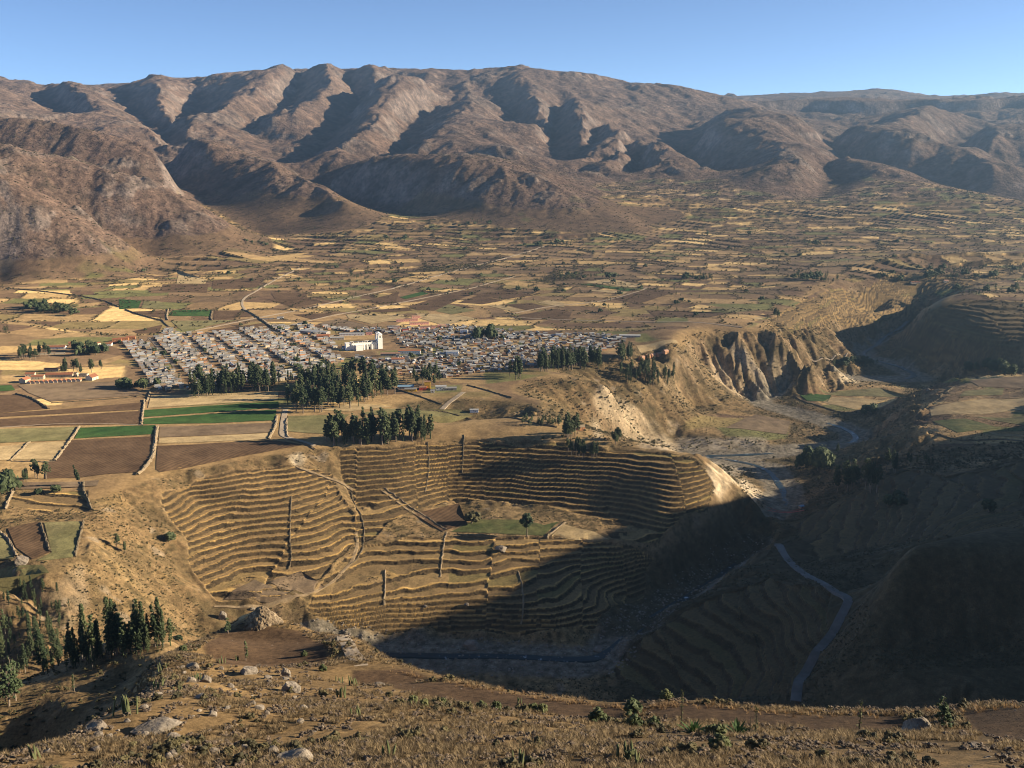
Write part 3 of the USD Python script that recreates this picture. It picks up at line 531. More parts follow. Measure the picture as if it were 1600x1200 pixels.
# sides of the gorge
g_ = np.clip(soft(((Y > 520) & (Y < 2900) & (H < -2.5)) & (TZ < 0) & (pl < .3), 1.5), 0, 1)
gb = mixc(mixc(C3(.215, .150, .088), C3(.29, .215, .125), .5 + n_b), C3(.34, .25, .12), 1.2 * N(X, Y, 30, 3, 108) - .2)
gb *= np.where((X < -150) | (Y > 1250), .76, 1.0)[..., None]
gb = mixc(gb, C3(.46, .39, .31), sstep(.30, .48, N(X, Y, 46, 4, 134)) * (Y > 1250) * sstep(.45, .8, SL) * .8)
gb = mixc(gb, C3(.088, .07, .04), sstep(.06, .35, N(X, Y, 9, 3, 109) + .35 * N(X, Y, 70, 2, 110)) * .85)
gb = mixc(gb, C3(.27, .205, .145), sstep(.8, 1.4, SL) * .6)
gb = mixc(gb, C3(.11, .085, .05), sstep(.0, .3, N(X, Y, 40, 3, 131)) * .6)
gb = mixc(gb, C3(.10, .08, .046), sstep(.05, .3, N(X, Y, 4.5, 3, 132)) * .6)
gb = mixc(gb, C3(.26, .22, .18), sstep(.3, .5, N(X, Y, 14, 3, 133)) * .7)
gb = mixc(gb, C3(.085, .07, .04), sstep(.02, .26, N(X, Y, 13, 3, 135) + .4 * N(X, Y, 90, 2, 136)) * (Y > 1200) * .75)
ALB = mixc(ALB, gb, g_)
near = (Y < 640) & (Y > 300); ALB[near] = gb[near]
# pale ash cliffs, scree and scars
for pts, c, amt in ([(1100,745),(1160,746),(1192,770),(1190,784),(1128,788),(1112,770)], (.62, .54, .44), .95), ([(1080,835),(1125,790),(1190,786),(1200,796),(1130,818)], (.34, .25, .16), .8), ([(930,610),(965,620),(1010,655),(1045,690),(1040,702),(1000,700),(970,670),(930,640)], (.52, .44, .34), .75), \
        ([(1060,684),(1130,686),(1196,684),(1200,707),(1060,708)], (.36, .33, .30), .9), ([(1106,560),(1130,566),(1150,590),(1174,622),(1165,626),(1130,605),(1110,585)], (.46, .38, .29), .7), ([(1195,560),(1230,565),(1245,590),(1225,606),(1200,590)], (.44, .37, .29), .7), \
        ([(1300,575),(1338,585),(1342,598),(1312,598)], (.6, .53, .43), .9), ([(1135,545),(1150,545),(1210,603),(1190,606)], (.33, .30, .27), .9), ([(452,712),(468,706),(478,716),(470,730),(458,728)], (.62, .55, .45), .9), ([(460,728),(474,726),(545,755),(552,770),(535,765)], (.38, .30, .2), .6), \
        ([(1030,680),(1062,690),(1062,706),(1030,704)], (.58, .5, .4), .8), ([(925,660),(938,664),(940,685),(928,682)], (.55, .48, .38), .8), ([(85,915),(130,880),(140,940),(100,985),(60,960)], (.30, .25, .20), .5):
    w = soft(inside(region(pts), X, Y), 1.5) * np.clip(.75 + .8 * N(X, Y, 12, 3, 111), 0, 1)
    ALB = mixc(ALB, C3(*c), w * amt)
# gravel of the river bed
gr = mixc(C3(.10, .092, .08), C3(.25, .23, .205), .5 + 1.4 * N(X, Y, 5, 3, 112)); GRAV = sstep(34, 20, RDIST + 9 * N(X, Y, 30, 3, 130)); ALB = mixc(ALB, gr, GRAV)
# terraces
tr = TERR
tl = mixc(mixc(C3(.135, .095, .058), C3(.20, .145, .085), .5 + N(X, Y, 45, 3, 113)), C3(.20, .165, .07), N(X, Y, 80, 2, 114) - .1)
hk = hash2(step_k.astype(np.int64), TZ.astype(np.int64) + 3, 8); hk2 = hash2(step_k.astype(np.int64), TZ.astype(np.int64) + 3, 9)
tl = mixc(tl, mixc(C3(.10, .072, .045), C3(.34, .25, .13), hk), .55 + 0 * hk); tl = mixc(tl, C3(.13, .13, .05), (hk2 > .86) * .5)
tl = mixc(tl, mixc(C3(.24, .165, .09), C3(.30, .215, .115), .5 + n_b), (TZ == 2) * .6)
tl = mixc(tl, C3(.09, .075, .04), sstep(.1, .4, N(X, Y, 5, 3, 118)) * .6)
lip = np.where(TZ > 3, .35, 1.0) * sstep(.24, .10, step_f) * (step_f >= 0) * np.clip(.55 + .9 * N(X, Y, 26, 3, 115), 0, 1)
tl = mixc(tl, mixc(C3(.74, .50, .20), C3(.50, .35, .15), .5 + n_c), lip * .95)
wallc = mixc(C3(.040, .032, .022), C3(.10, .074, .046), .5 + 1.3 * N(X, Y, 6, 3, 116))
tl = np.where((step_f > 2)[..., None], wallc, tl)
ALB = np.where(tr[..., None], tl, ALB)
# the hillside in front
fb = mixc(mixc(C3(.13, .092, .052), C3(.225, .158, .085), .5 + 1.2 * N(X, Y, 20, 4, 121)), C3(.12, .085, .05), 1.4 * N(X, Y, 3.0, 3, 122) - .1)
fb = mixc(fb, C3(.34, .26, .155), sstep(.25, .5, N(X, Y, 9, 3, 123)) * .6)
ALB = mixc(ALB, fb, fg)
for P in FGF: ALB = mixc(ALB, mixc(C3(.075, .05, .034), C3(.105, .07, .046), .5 + N(X, Y, 2.2, 2, 124)), soft(inside(P, X, Y), 1))
# shade on the gorge banks and dark hill, painted into the ground colour
SHADE = np.zeros(H.shape, np.float32)
for pts in ([(960,1070),(1000,960),(1080,940),(1200,860),(1235,800),(1300,760),(1400,735),(1480,745),(1560,722),(1650,712),(1650,1100),(1100,1100)], [(1350,535),(1445,490),(1460,478),(1600,472),(1600,575),(1500,578),(1400,556)], [(960,930),(1010,880),(1080,842),(1196,802),(1215,830),(1120,910),(1000,985),(930,1000)]): SHADE = np.maximum(SHADE, soft(inside(region(pts), X, Y), 3))
ALB = mixc(ALB, mixc(C3(.05, .044, .026), C3(.088, .072, .046), .5 + 1.2 * N(X, Y, 12, 3, 140)), SHADE * np.where(TERR, .55, .9))
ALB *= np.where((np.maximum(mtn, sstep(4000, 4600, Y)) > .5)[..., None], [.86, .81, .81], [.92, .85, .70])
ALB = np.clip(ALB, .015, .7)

# ------------------------------------------------------------------ land meshes
vn = np.stack([-gx, -gy, np.ones_like(gx)], -1); vn /= np.linalg.norm(vn, axis=-1, keepdims=True)
PTS = np.stack([X, Y, H], -1)
def tag(prim, label=None, cat=None, group=None, kind=None):
    prim = prim.GetPrim() if hasattr(prim, 'GetPrim') else prim
    for k, v in (('label', label), ('category', cat), ('group', group), ('kind', kind)):
        if v: prim.SetCustomDataByKey(k, v)
    return prim
_used = {}
def path(name, parent='/World'):
    parent = str(parent.GetPath()) if hasattr(parent, 'GetPath') else parent
    k = _used.get((parent, name), 0); _used[(parent, name)] = k + 1
    return f'{parent}/{name}' + (f'_{k:03d}' if k else '')
def put(name, v, f, mat, parent='/World', normals=None, cd=None, quads=False):
    m = UsdGeom.Mesh.Define(stage, path(name, parent))
    f = np.asarray(f, np.int32)
    m.CreatePointsAttr(Vt.Vec3fArray.FromNumpy(np.asarray(v, np.float32))); m.CreateFaceVertexCountsAttr(Vt.IntArray.FromNumpy(np.full(len(f), f.shape[1], np.int32)))
    m.CreateFaceVertexIndicesAttr(Vt.IntArray.FromNumpy(f.ravel())); m.CreateSubdivisionSchemeAttr('none')
    if normals is not None: m.CreateNormalsAttr(Vt.Vec3fArray.FromNumpy(np.asarray(normals, np.float32))); m.SetNormalsInterpolation('vertex')
    if cd is not None: UsdGeom.PrimvarsAPI(m).CreatePrimvar('Cd', Sdf.ValueTypeNames.Color3fArray, 'vertex').Set(Vt.Vec3fArray.FromNumpy(np.asarray(cd, np.float32)))
    UsdShade.MaterialBindingAPI.Apply(m.GetPrim()).Bind(mat)
    return m
def quads_of(i0, i1, cs):
    r = np.arange(i0, i1); R, C = np.meshgrid(r, np.arange(len(cs) - 1), indexing='ij')
    W = len(UC); c0, c1 = cs[C], cs[C + 1]
    return np.stack([R * W + c0, R * W + c1, (R + 1) * W + c1, (R + 1) * W + c0], -1).reshape(-1, 4)
def land_piece(name, q, mat, parent='/World', smooth=True):
    ids, inv = np.unique(q.ravel(), return_inverse=True)
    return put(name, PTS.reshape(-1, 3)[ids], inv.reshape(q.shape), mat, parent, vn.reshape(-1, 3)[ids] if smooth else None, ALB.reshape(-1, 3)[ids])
full, half = np.arange(len(UC)), np.arange(0, len(UC), 2)
tag(land_piece('foreground_hillside', quads_of(0, J1, half), M_FG), 'dry golden grass hillside with scattered rocks in the foreground', kind='structure')
qf = quads_of(J1, J2, full)
Yq, mq, tq = Y.ravel()[qf[:, 0]], mtn.ravel()[qf[:, 0]], np.where(TERR, TZ, -1).ravel()[qf[:, 0]]
hq = HB.ravel()[qf[:, 0]]
gq = (Yq < 760) | ((hq < -2.5) & (Yq < 2950))
tag(land_piece('foothill', qf[(tq < 0) & (mq >= .5)], M_HILL), 'brown grassy foothills rising on the left behind the valley fields', kind='structure')
tag(land_piece('valley_plain', qf[(tq < 0) & (mq < .5) & ~gq], M_PLAIN), 'broad valley plain divided into many small walled fields', kind='structure')
tag(land_piece('river_gorge', qf[(tq < 0) & (mq < .5) & gq], M_GORGE), 'gorge slopes with pale cliffs and scrub falling to the river', kind='structure')
TN = ['terraces stepping down the back wall of the amphitheatre', 'wide lower terraces on the floor of the amphitheatre', 'golden terraces on the left slope of the amphitheatre', 'small stack of field terraces at the left edge', 'shaded terraces on the slope right of the gorge', 'dark terraces on the near bank inside the gorge shadow', 'sunlit terraces in the side valley at upper right', 'dark terraced hillside above the upper river', 'terraced fields behind the dark hill at far right']
sk, sf = step_k.ravel(), step_f.ravel()
for z in range(len(ZONES)):
    t = UsdGeom.Xform.Define(stage, path('terraced_slope')); tag(t, TN[z], kind='structure')
    q = qf[tq == z]; key = (sk if z < 3 else sk % 1000)[q[:, 0]]; wall = sf[q].max(1) > 2
    left = {False: [], True: []}
    cnt = {False: 0, True: 0}
    for kk in np.unique(key):
        for w in (False, True):
            qq = q[(key == kk) & (wall == w)]
            if len(qq) < 24 or cnt[w] >= 290: left[w].append(qq); continue
            cnt[w] += 1
            land_piece('terrace_wall' if w else 'terrace', qq, M_TERR, t, False)
    for w in (False, True):
        if left[w] and sum(map(len, left[w])): tag(land_piece('small_terrace_wall' if w else 'small_terrace', np.concatenate(left[w]), M_TERR, t, False), kind='stuff')
J3 = int(np.searchsorted(YR, 10300))
tag(land_piece('mountain_range', quads_of(J2, J3, half), M_MTN), 'long brown mountain range with deep shaded ravines below a flat plateau', kind='structure')
tag(land_piece('distant_hills', quads_of(J3, len(YR) - 1, half), M_MTN), 'pale blue distant hills beyond the plateau at right', kind='structure')
# ------------------------------------------------------------------ fields laid on the plain
M_FIELD = {'G': ground_mat('green_crop', .06, .9, .34, furrow=3.5, attr=False, col=(0.0234, 0.0585, 0.01404), col2=(0.039, 0.0741, 0.01872)), 'M': ground_mat('meadow_grass', .15, 1.0, .34, attr=False, col=(.060, .072, .024), col2=(.10, .10, .038)), 'P': ground_mat('ploughed_soil', .12, .8, .24, furrow=5.0, attr=False, col=(.076, .046, .025), col2=(.098, .061, .034)),
           'B': ground_mat('fallow_soil', .05, .6, .30, attr=False, col=(0.1287, 0.0897, 0.05616), col2=(0.1638, 0.117, 0.07176)), 'S': ground_mat('straw_stubble', .05, .5, .30, attr=False, col=(0.2808, 0.2067, 0.1053), col2=(0.3432, 0.2535, 0.1326)),
           'O': ground_mat('olive_stubble', .05, .6, .32, attr=False, col=(0.1287, 0.117, 0.0507), col2=(0.1677, 0.1443, 0.0663))}
from scipy.spatial import Delaunay
def drape(P, lift, step, furrow=0, z=None):
    """A sheet over polygon P that follows the land."""
    L = P.exterior.length; nb = max(12, int(L / step)); t = np.arange(nb) / nb * L
    bd = np.array([P.exterior.interpolate(k).coords[0] for k in t]); bd = np.vstack([bd, np.array(P.exterior.coords)[:-1]])
    x0, y0, x1, y1 = P.bounds; gx_, gy_ = np.meshgrid(np.arange(x0, x1, step), np.arange(y0, y1, step)); g = np.stack([gx_.ravel(), gy_.ravel()], 1)
    g = g[contains_xy(P.buffer(-.35 * step), g[:, 0], g[:, 1])] if len(g) else g
    p = np.vstack([bd, g]); p = p[np.unique(np.round(p, 1), axis=0, return_index=True)[1]]
    f = Delaunay(p).simplices; c = p[f].mean(1); f = f[contains_xy(P.buffer(.05), c[:, 0], c[:, 1])]
    a = p[f]; s = np.cross(a[:, 1] - a[:, 0], a[:, 2] - a[:, 0]); f[s < 0] = f[s < 0][:, ::-1]
    zz = land(p[:, 0], p[:, 1]) + lift
    return np.c_[p, zz], f
KINDS = {'G': 'green crop field', 'M': 'green meadow', 'P': 'dark brown ploughed field', 'B': 'fallow brown field', 'S': 'pale straw coloured field', 'O': 'olive stubble field'}
for (kd, pts, lab), P in zip(FIELDS, FIELDP):
    if P.is_empty or P.geom_type != 'Polygon': continue
    v, f = drape(P, .45 + .0001 * (len(_used) % 7), max(5.0, math.sqrt(P.area) / 14))
    tag(put('field', v, f, M_FIELD[kd]), lab or KINDS[kd] + ' out on the walled plain', kind='structure', group=None if lab else KINDS[kd] + 's of the plain')
# ------------------------------------------------------------------ roads and tracks
M_DIRT = ground_mat('road_dirt', .2, 1.5, .18, attr=False, col=(.27, .215, .155), col2=(.32, .26, .19)); M_GREY = ground_mat('road_gravel', .2, 1.5, .14, attr=False, col=(.125, .12, .11), col2=(.165, .16, .15)); M_PATH = ground_mat('path_dirt', .3, 1.5, .2, attr=False, col=(.20, .145, .085), col2=(.26, .19, .11)); M_STREET = ground_mat('street_dirt', .2, 1.5, .2, attr=False, col=(0.156, 0.1248, 0.0936), col2=(0.2028, 0.1638, 0.1248))
def smooth_line(p, step):
    p = np.asarray(p, float)
    for _ in range(2): p = np.vstack([p[:1], np.stack([.75 * p[:-1] + .25 * p[1:], .25 * p[:-1] + .75 * p[1:]], 1).reshape(-1, 2), p[-1:]])
    d = np.r_[0, np.cumsum(np.hypot(*np.diff(p, axis=0).T))]; t = np.arange(0, d[-1] + step, step).clip(0, d[-1])
    return np.stack([np.interp(t, d, p[:, 0]), np.interp(t, d, p[:, 1])], 1)
def ribbon(p, w, lift, thick=.8, hug=False):
    """A band along the line p (x, y): top width w, on the land, with sides that go into the ground."""
    t = np.gradient(p, axis=0); t /= np.linalg.norm(t, axis=1, keepdims=True) + 1e-9; nn = np.stack([-t[:, 1], t[:, 0]], 1)
    w = np.broadcast_to(w, (len(p),))[:, None]; cz = np.maximum(land(p[:, 0], p[:, 1]), np.maximum(land(*(p + nn * w * .5).T), land(*(p - nn * w * .5).T)))
    cz = gaussian_filter(cz, 1.0) + lift
    off, dz = (-.5 - thick / w.mean() * .3, -.5, -.17, .17, .5, .5 + thick / w.mean() * .3), (-thick - 1.2, 0, .03, .03, 0, -thick - 1.2)
    v = np.stack([np.c_[p + nn * w * o, (.5 * cz + .5 * (land(*(p + nn * w * o).T) + lift) if hug else cz) + d] for o, d in zip(off, dz)], 1); k = len(off)
    i, j = np.meshgrid(np.arange(len(p) - 1), np.arange(k - 1), indexing='ij'); q = np.stack([i * k + j, (i + 1) * k + j, (i + 1) * k + j + 1, i * k + j + 1], -1).reshape(-1, 4)
    return v.reshape(-1, 3), q[:, ::-1]
def road(name, pts, w, mat, label, step=9, lift=.5, thick=.8):
    p = smooth_line(hpoly(pts)[:, :2], step); v, q = ribbon(p, w, lift, thick, lift < .45); tag(put(name, v, q, mat), label, kind='structure'); return p
R1 = road('dirt_road', [(262,523),(282,521),(345,508.5),(400,497),(450,488),(490,480),(526,470.5),(610,452),(649,441),(700,426),(760,411),(820,395),(850,384)], 6.0, M_DIRT, 'pale dirt road crossing the valley plain behind the town')
R2 = road('dirt_road', [(448,509),(520,492.5),(598,479),(655,467),(700,458),(739,450),(778,438.5),(805,432)], 4.6, M_DIRT, 'second pale track nearer the town running up the valley')
R3 = road('dirt_road', [(426,510),(405,496),(379,483),(378,467),(400,455),(420,443),(440,432),(470,418)], 5, M_DIRT, 'curving farm track from the town corner to the left hills')
road('dirt_road', [(796,491),(860,478),(940,472),(1000,455),(1010,450)], 4.5, M_DIRT, 'field track between ploughed fields right of the town')
road('dirt_road', [(780,495),(880,500),(1000,502),(1100,505),(1160,512)], 4.5, M_DIRT, 'track running right from the town to the cliff edge')
road('dirt_road', [(724,613),(712,622),(700,630),(690,641)], 7, M_DIRT, 'short pale track below the yellow and red houses', 6)
road('dirt_road', [(446,640),(443,655),(441,672),(441,682),(470,690),(492,698)], 7, M_DIRT, 'walled lane running down to the amphitheatre rim', 6)
road('dirt_road', [(0,668),(118,660.5),(224,664.3)], 1.6, M_DIRT, 'narrow grass balk between the fields at left', 6)
road('dirt_road', [(1262,560),(1290,566),(1330,556)], 3, M_DIRT, 'faint path on the dark slope by the upper river', 8)
gp = smooth_line([(q[0], q[1]) for q in (pd(*r) for r in ROADR)], 5); v, q = ribbon(gp, 7.5, .5, 1.2); tag(put('gravel_road', v, q, M_GREY), 'grey gravel road winding down the shaded slope at right', kind='structure')
road('gravel_road', [(524,985),(533,996),(546,1012),(556,1026),(563,1040)], 3.6, M_DIRT, 'pale dirt road on the foreground spur beside the dark field', 3, .05, .2)
road('dirt_path', [(462,728),(480,735),(510,745),(540,757),(552,766)], 4, M_PATH, 'pale footpath leading down into the terraces', 4, .3)
road('dirt_path', [(596,764),(625,785),(655,806),(694,831)], 3.2, M_PATH, 'walled path dropping diagonally across the terraces', 4, .3)
road('dirt_path', [(335,948),(400,952),(470,935),(520,908),(548,880),(560,850),(556,830)], 3.2, M_PATH, 'curved path around the foot of the left terraces', 4, .3)
road('dirt_path', [(1100,712),(1118,728),(1135,745),(1150,752)], 3, M_PATH, 'footpath along the bowl rim to the white cliff', 4, .3)
# ------------------------------------------------------------------ river
wm = usdkit.material(stage, LK + 'river_water', {'g': ('geometry', {}), 'n': ('noise_texture', {'scale': .35, 'detail': 5.0}), 'f': ('noise_texture', {'scale': .12, 'detail': 4.0}), 'r': ('rgb_ramp', {'ramp': [(0, (.010, .017, .019)), (.64, (.018, .03, .034)), (.74, (.4, .45, .48)), (1, (.7, .72, .74))]}),
    'b': ('bump', {'strength': .7, 'distance': .4}), 'p': ('principled_bsdf', {'roughness': .34, 'ior': 1.33, 'specular_ior_level': .3})}, [('g.position', 'n.vector'), ('g.position', 'f.vector'), ('f.fac', 'r.fac'), ('r.color', 'p.base_color'), ('n.fac', 'b.height'), ('b.normal', 'p.normal')], surface='p.BSDF')
pr = smooth_line(RIVP[:, :2], 6); pr = pr + np.stack([6 * N(pr[:, 0], pr[:, 1], 90, 2, 61), 5 * N(pr[:, 0], pr[:, 1], 90, 2, 62)], 1)
t = np.gradient(pr, axis=0); t /= np.linalg.norm(t, axis=1, keepdims=True); nn = np.stack([-t[:, 1], t[:, 0]], 1)
wv = 9 + 4 * N(pr[:, 0], pr[:, 1], 120, 2, 63); zr = np.max([land(*(pr + nn * s).T) for s in (-5, 0, 5)], 0); zr = np.minimum.accumulate(gaussian_filter(zr, 4)[::-1])[::-1] + .25
rows_ = [np.c_[pr + nn * wv[:, None] * o, zr + d] for o, d in ((-.62, -1.2), (-.5, 0), (-.2, .05), (.2, .05), (.5, 0), (.62, -1.2))]
v = np.stack(rows_, 1); i, j = np.meshgrid(np.arange(len(pr) - 1), np.arange(5), indexing='ij'); q = np.stack([i * 6 + j, (i + 1) * 6 + j, (i + 1) * 6 + j + 1, i * 6 + j + 1], -1).reshape(-1, 4)
tag(put('river', v.reshape(-1, 3), q[:, ::-1], wm), 'shallow blue grey river winding through the gravel of the gorge', kind='structure')
# ------------------------------------------------------------------ dry stone walls
M_WALL = ground_mat('dry_stone', .9, 3.0, .38, .4, 1.2, attr=False, col=(.20, .155, .10), col2=(.26, .20, .125))
M_DWALL = ground_mat('brushy_stone', .5, 2.0, .4, .4, .8, attr=False, col=(0.0936, 0.0741, 0.0468), col2=(0.1326, 0.1014, 0.0624))
rsw = np.random.RandomState(11)
def wall(pts, w, h, label, mat=None, step=3.5, group=None):
    """A rubble wall: its own uneven top and sides, following the land."""
    p = smooth_line(hpoly(pts)[:, :2], step); n_ = len(p); p = p + rsw.normal(0, .25, p.shape)
    t = np.gradient(p, axis=0); t /= np.linalg.norm(t, axis=1, keepdims=True) + 1e-9; nn = np.stack([-t[:, 1], t[:, 0]], 1); z0 = land(p[:, 0], p[:, 1])
    off, hh = (-.62, -.52, -.30, 0, .30, .52, .62), (-1.5, .3, .85, 1.0, .85, .3, -1.5)
    v = np.stack([np.c_[p + nn * (w * o * (1 + .25 * rsw.normal(0, 1, n_)))[:, None], z0 + (h * a * (1 + .22 * rsw.normal(0, 1, n_)) if a > 0 else a)] for o, a in zip(off, hh)], 1); k = 7
    i, j = np.meshgrid(np.arange(n_ - 1), np.arange(k - 1), indexing='ij'); q = np.stack([i * k + j, (i + 1) * k + j, (i + 1) * k + j + 1, i * k + j + 1], -1).reshape(-1, 4)
    tag(put('stone_wall', v.reshape(-1, 3), q[:, ::-1], mat or M_WALL), label, 'wall', group)
wall([(226,625),(223,645),(221,664)], 2.79, 1.61, 'pale stone wall at the left end of the green crop strips')
wall([(124,667),(110,688),(95,708),(86,720)], 3.1, 1.74, 'pale stone wall right of the enclosed straw field')
wall([(246,666),(244,680),(241,700),(238,718),(222,736),(214,742)], 3.72, 1.86, 'long pale stone wall dividing the two ploughed fields')
wall([(433,650),(430,668),(420,686)], 3.1, 1.61, 'pale stone wall on the left of the walled lane'); wall([(448,654),(447,672),(450,684)], 2.79, 1.49, 'pale stone wall on the right of the walled lane')
wall([(450,687),(470,692),(485,698),(492,702)], 2.48, 1.49, 'dark wall beside the lane bend at the amphitheatre rim', M_DWALL); wall([(46,691),(32,705),(16,720)], 2.48, 1.36, 'stone wall left of the enclosed straw field')
wall([(86,721),(70,722),(20,721)], 1.86, 1.12, 'stone wall along the bottom of the enclosed straw field'); wall([(234,612),(232,622),(228,628)], 2.48, 1.49, 'wall end beside the town corner trees')
wall([(24,616),(45,620),(62,630),(75,639)], 3.1, 1.98, 'dark brushy wall winding through the fields below the hotel', M_DWALL); wall([(228,617),(200,622),(140,626),(80,630)], 1.86, 1.12, 'low wall along the field below the hotel', M_DWALL)
wall([(131,753),(130,765),(137,780),(143,798)], 2.79, 1.61, 'rough wall at the right end of the small left terraces', M_DWALL); wall([(20,768),(14,780),(8,796)], 2.79, 1.49, 'pale wall at the left end of the small terraces')
wall([(63,817),(70,835),(78,862)], 2.17, 1.36, 'wall between the brown and olive plots on the left brow', M_DWALL); wall([(131,815),(122,850),(117,870)], 2.17, 1.36, 'wall right of the olive plot on the left brow', M_DWALL)
wall([(0,830),(16,846),(26,870)], 2.48, 1.49, 'grey wall curving past the boulder at the left edge'); wall([(252,499),(262,510),(270,513)], 3.1, 1.61, 'dark wall beside the street leaving the town corner', M_DWALL)
wall([(378,484),(392,489),(405,497),(425,512)], 4.34, 2.23, 'dark hedged wall beside the curving farm track', M_DWALL); wall([(196,484),(215,491),(252,501)], 3.72, 2.11, 'dark hedged wall running to the street at the town corner', M_DWALL)
wall([(332,484),(329,496),(331,501)], 3.1, 1.61, 'hedge wall at the right end of the rectangular green field', M_DWALL); wall([(263,483),(260,494),(262,500)], 3.1, 1.61, 'pale wall at the left end of the rectangular green field')
wall([(10,452),(60,455),(120,462),(165,470),(185,480)], 4.34, 2.11, 'long dark hedged wall under the left hills', M_DWALL); wall([(545,760),(556,790),(568,815),(569,840),(566,862),(548,880)], 1.5, 0.9, 'dark wall running down between left and central terraces', M_DWALL)
wall([(668,692),(671,720),(668,745),(664,768)], 1.5, 0.9, 'vertical wall dividing the back terraces, left one', M_DWALL); wall([(725,680),(724,705),(722,738)], 1.5, 0.9, 'vertical wall dividing the back terraces, right one', M_DWALL)
wall([(600,762),(630,782),(662,804),(698,828)], 1.98, 1.36, 'pale wall beside the diagonal path across the terraces'); wall([(698,832),(694,845),(690,870),(688,900)], 1.5, 0.9, 'pale wall dropping from the meadow through the lower terraces')
wall([(884,817),(868,828),(855,840)], 2.17, 1.36, 'pale wall at the right end of the green meadow'); wall([(602,890),(602,920),(600,945)], 1.5, 0.9, 'short wall splitting the lower left terraces'); wall([(810,890),(817,920),(818,960),(814,975)], 1.5, 0.9, 'short wall splitting the lower right terraces')
wall([(455,775),(452,840),(456,870),(450,888)], 1.5, 0.9, 'wall dropping down the golden left terraces', M_DWALL); wall([(1430,655),(1445,640),(1470,620),(1490,605)], 3.72, 1.86, 'dark hedged wall beside the fields at far right', M_DWALL); wall([(1455,680),(1500,690),(1560,686),(1600,690)], 3.1, 1.61, 'dark hedged wall under the fields at far right', M_DWALL)
wall([(1240,618),(1270,632),(1310,645),(1345,648)], 3.1, 1.61, 'dark hedge along the river bench fields', M_DWALL); wall([(640,640),(690,642),(740,655),(830,662),(870,668)], 2.48, 1.49, 'dark wall along the brow above the back terraces', M_DWALL)
wall([(600,602),(640,615),(670,625),(690,632)], 2.48, 1.49, 'dark wall beside the houses below the town', M_DWALL); wall([(730,602),(760,610),(800,622)], 2.48, 1.49, 'dark wall in the field right of the yellow houses', M_DWALL)
# ------------------------------------------------------------------ trees
def leafy(name, c1, c2, tr=.25):
    return usdkit.material(stage, LK + name, {'o': ('object_info', {}), 'g': ('geometry', {}), 'ma': ('math', {'math_type': 'add'}), 'fr': ('math', {'math_type': 'fraction'}), 'r': ('rgb_ramp', {'ramp': [(0, c1), (1, c2)]}),
        'd': ('principled_bsdf', {'roughness': .75, 'specular_ior_level': .25}), 't': ('translucent_bsdf', {}), 'mx': ('mix_closure', {'fac': tr})},
        [('o.random', 'ma.value1'), ('g.random_per_island', 'ma.value2'), ('ma.value', 'fr.value1'), ('fr.value', 'r.fac'), ('r.color', 'd.base_color'), ('r.color', 't.color'), ('d.BSDF', 'mx.closure1'), ('t.BSDF', 'mx.closure2')], surface='mx.closure')
M_EUC = leafy('eucalyptus_leaves', (.026, .042, .018), (.080, .098, .042)); M_YNG = leafy('young_leaves', (.045, .068, .030), (.085, .105, .045)); M_BUSH = leafy('scrub_leaves', (.045, .042, .020), (.095, .085, .036)); M_DRY = leafy('dry_shrub', (.055, .042, .024), (.13, .095, .05), .15)
M_BARK = ground_mat('pale_bark', 1.5, 8.0, .3, attr=False, col=(.20, .16, .12)); M_ROCK = ground_mat('grey_rock', .5, 3.0, .30, .12, 2.5, attr=False, col=(.15, .125, .10), col2=(.23, .195, .155))
ICO0, ICO1 = trimesh.creation.icosphere(0), trimesh.creation.icosphere(1)
def join(parts):
    vs, fs, n_ = [], [], 0
    for v, f in parts: vs.append(v); fs.append(f + n_); n_ += len(v)
    return np.vstack(vs), np.vstack(fs)
def clump(c, r, rg, squash=1.0):
    v = np.array(ICO0.vertices) * (1 + rg.uniform(-.35, .35, (12, 1))) * r * [1, 1, squash]
    return v @ trimesh.transformations.random_rotation_matrix(rg.rand(3))[:3, :3].T + c, np.array(ICO0.faces)
def leaves(c, r, n_, s, rg):
    d = rg.normal(0, 1, (n_, 3)); d /= np.linalg.norm(d, axis=1, keepdims=True); p = c + d * r * rg.uniform(.75, 1.25, (n_, 1))
    a = rg.normal(0, 1, (n_, 3)) * s; b_ = rg.normal(0, 1, (n_, 3)) * s
    return np.stack([p - a, p + a, p + b_ * 1.4], 1).reshape(-1, 3), np.arange(3 * n_).reshape(-1, 3)
def tube(p, r, sides=6):
    p = np.asarray(p, float); k = len(p); t = np.gradient(p, axis=0); t /= np.linalg.norm(t, axis=1, keepdims=True); a = np.cross(t, [1, .13, 0]); a /= np.linalg.norm(a, axis=1, keepdims=True); b_ = np.cross(t, a); an = np.arange(sides) * 6.2832 / sides
    v = (p[:, None] + np.asarray(r)[:, None, None] * (np.cos(an)[None, :, None] * a[:, None] + np.sin(an)[None, :, None] * b_[:, None])).reshape(-1, 3)
    i, j = np.meshgrid(np.arange(k - 1), np.arange(sides), indexing='ij'); q = np.stack([i * sides + j, i * sides + (j + 1) % sides, (i + 1) * sides + (j + 1) % sides, (i + 1) * sides + j], -1).reshape(-1, 4)
    return v, np.vstack([q[:, [0, 1, 2]], q[:, [0, 2, 3]]])
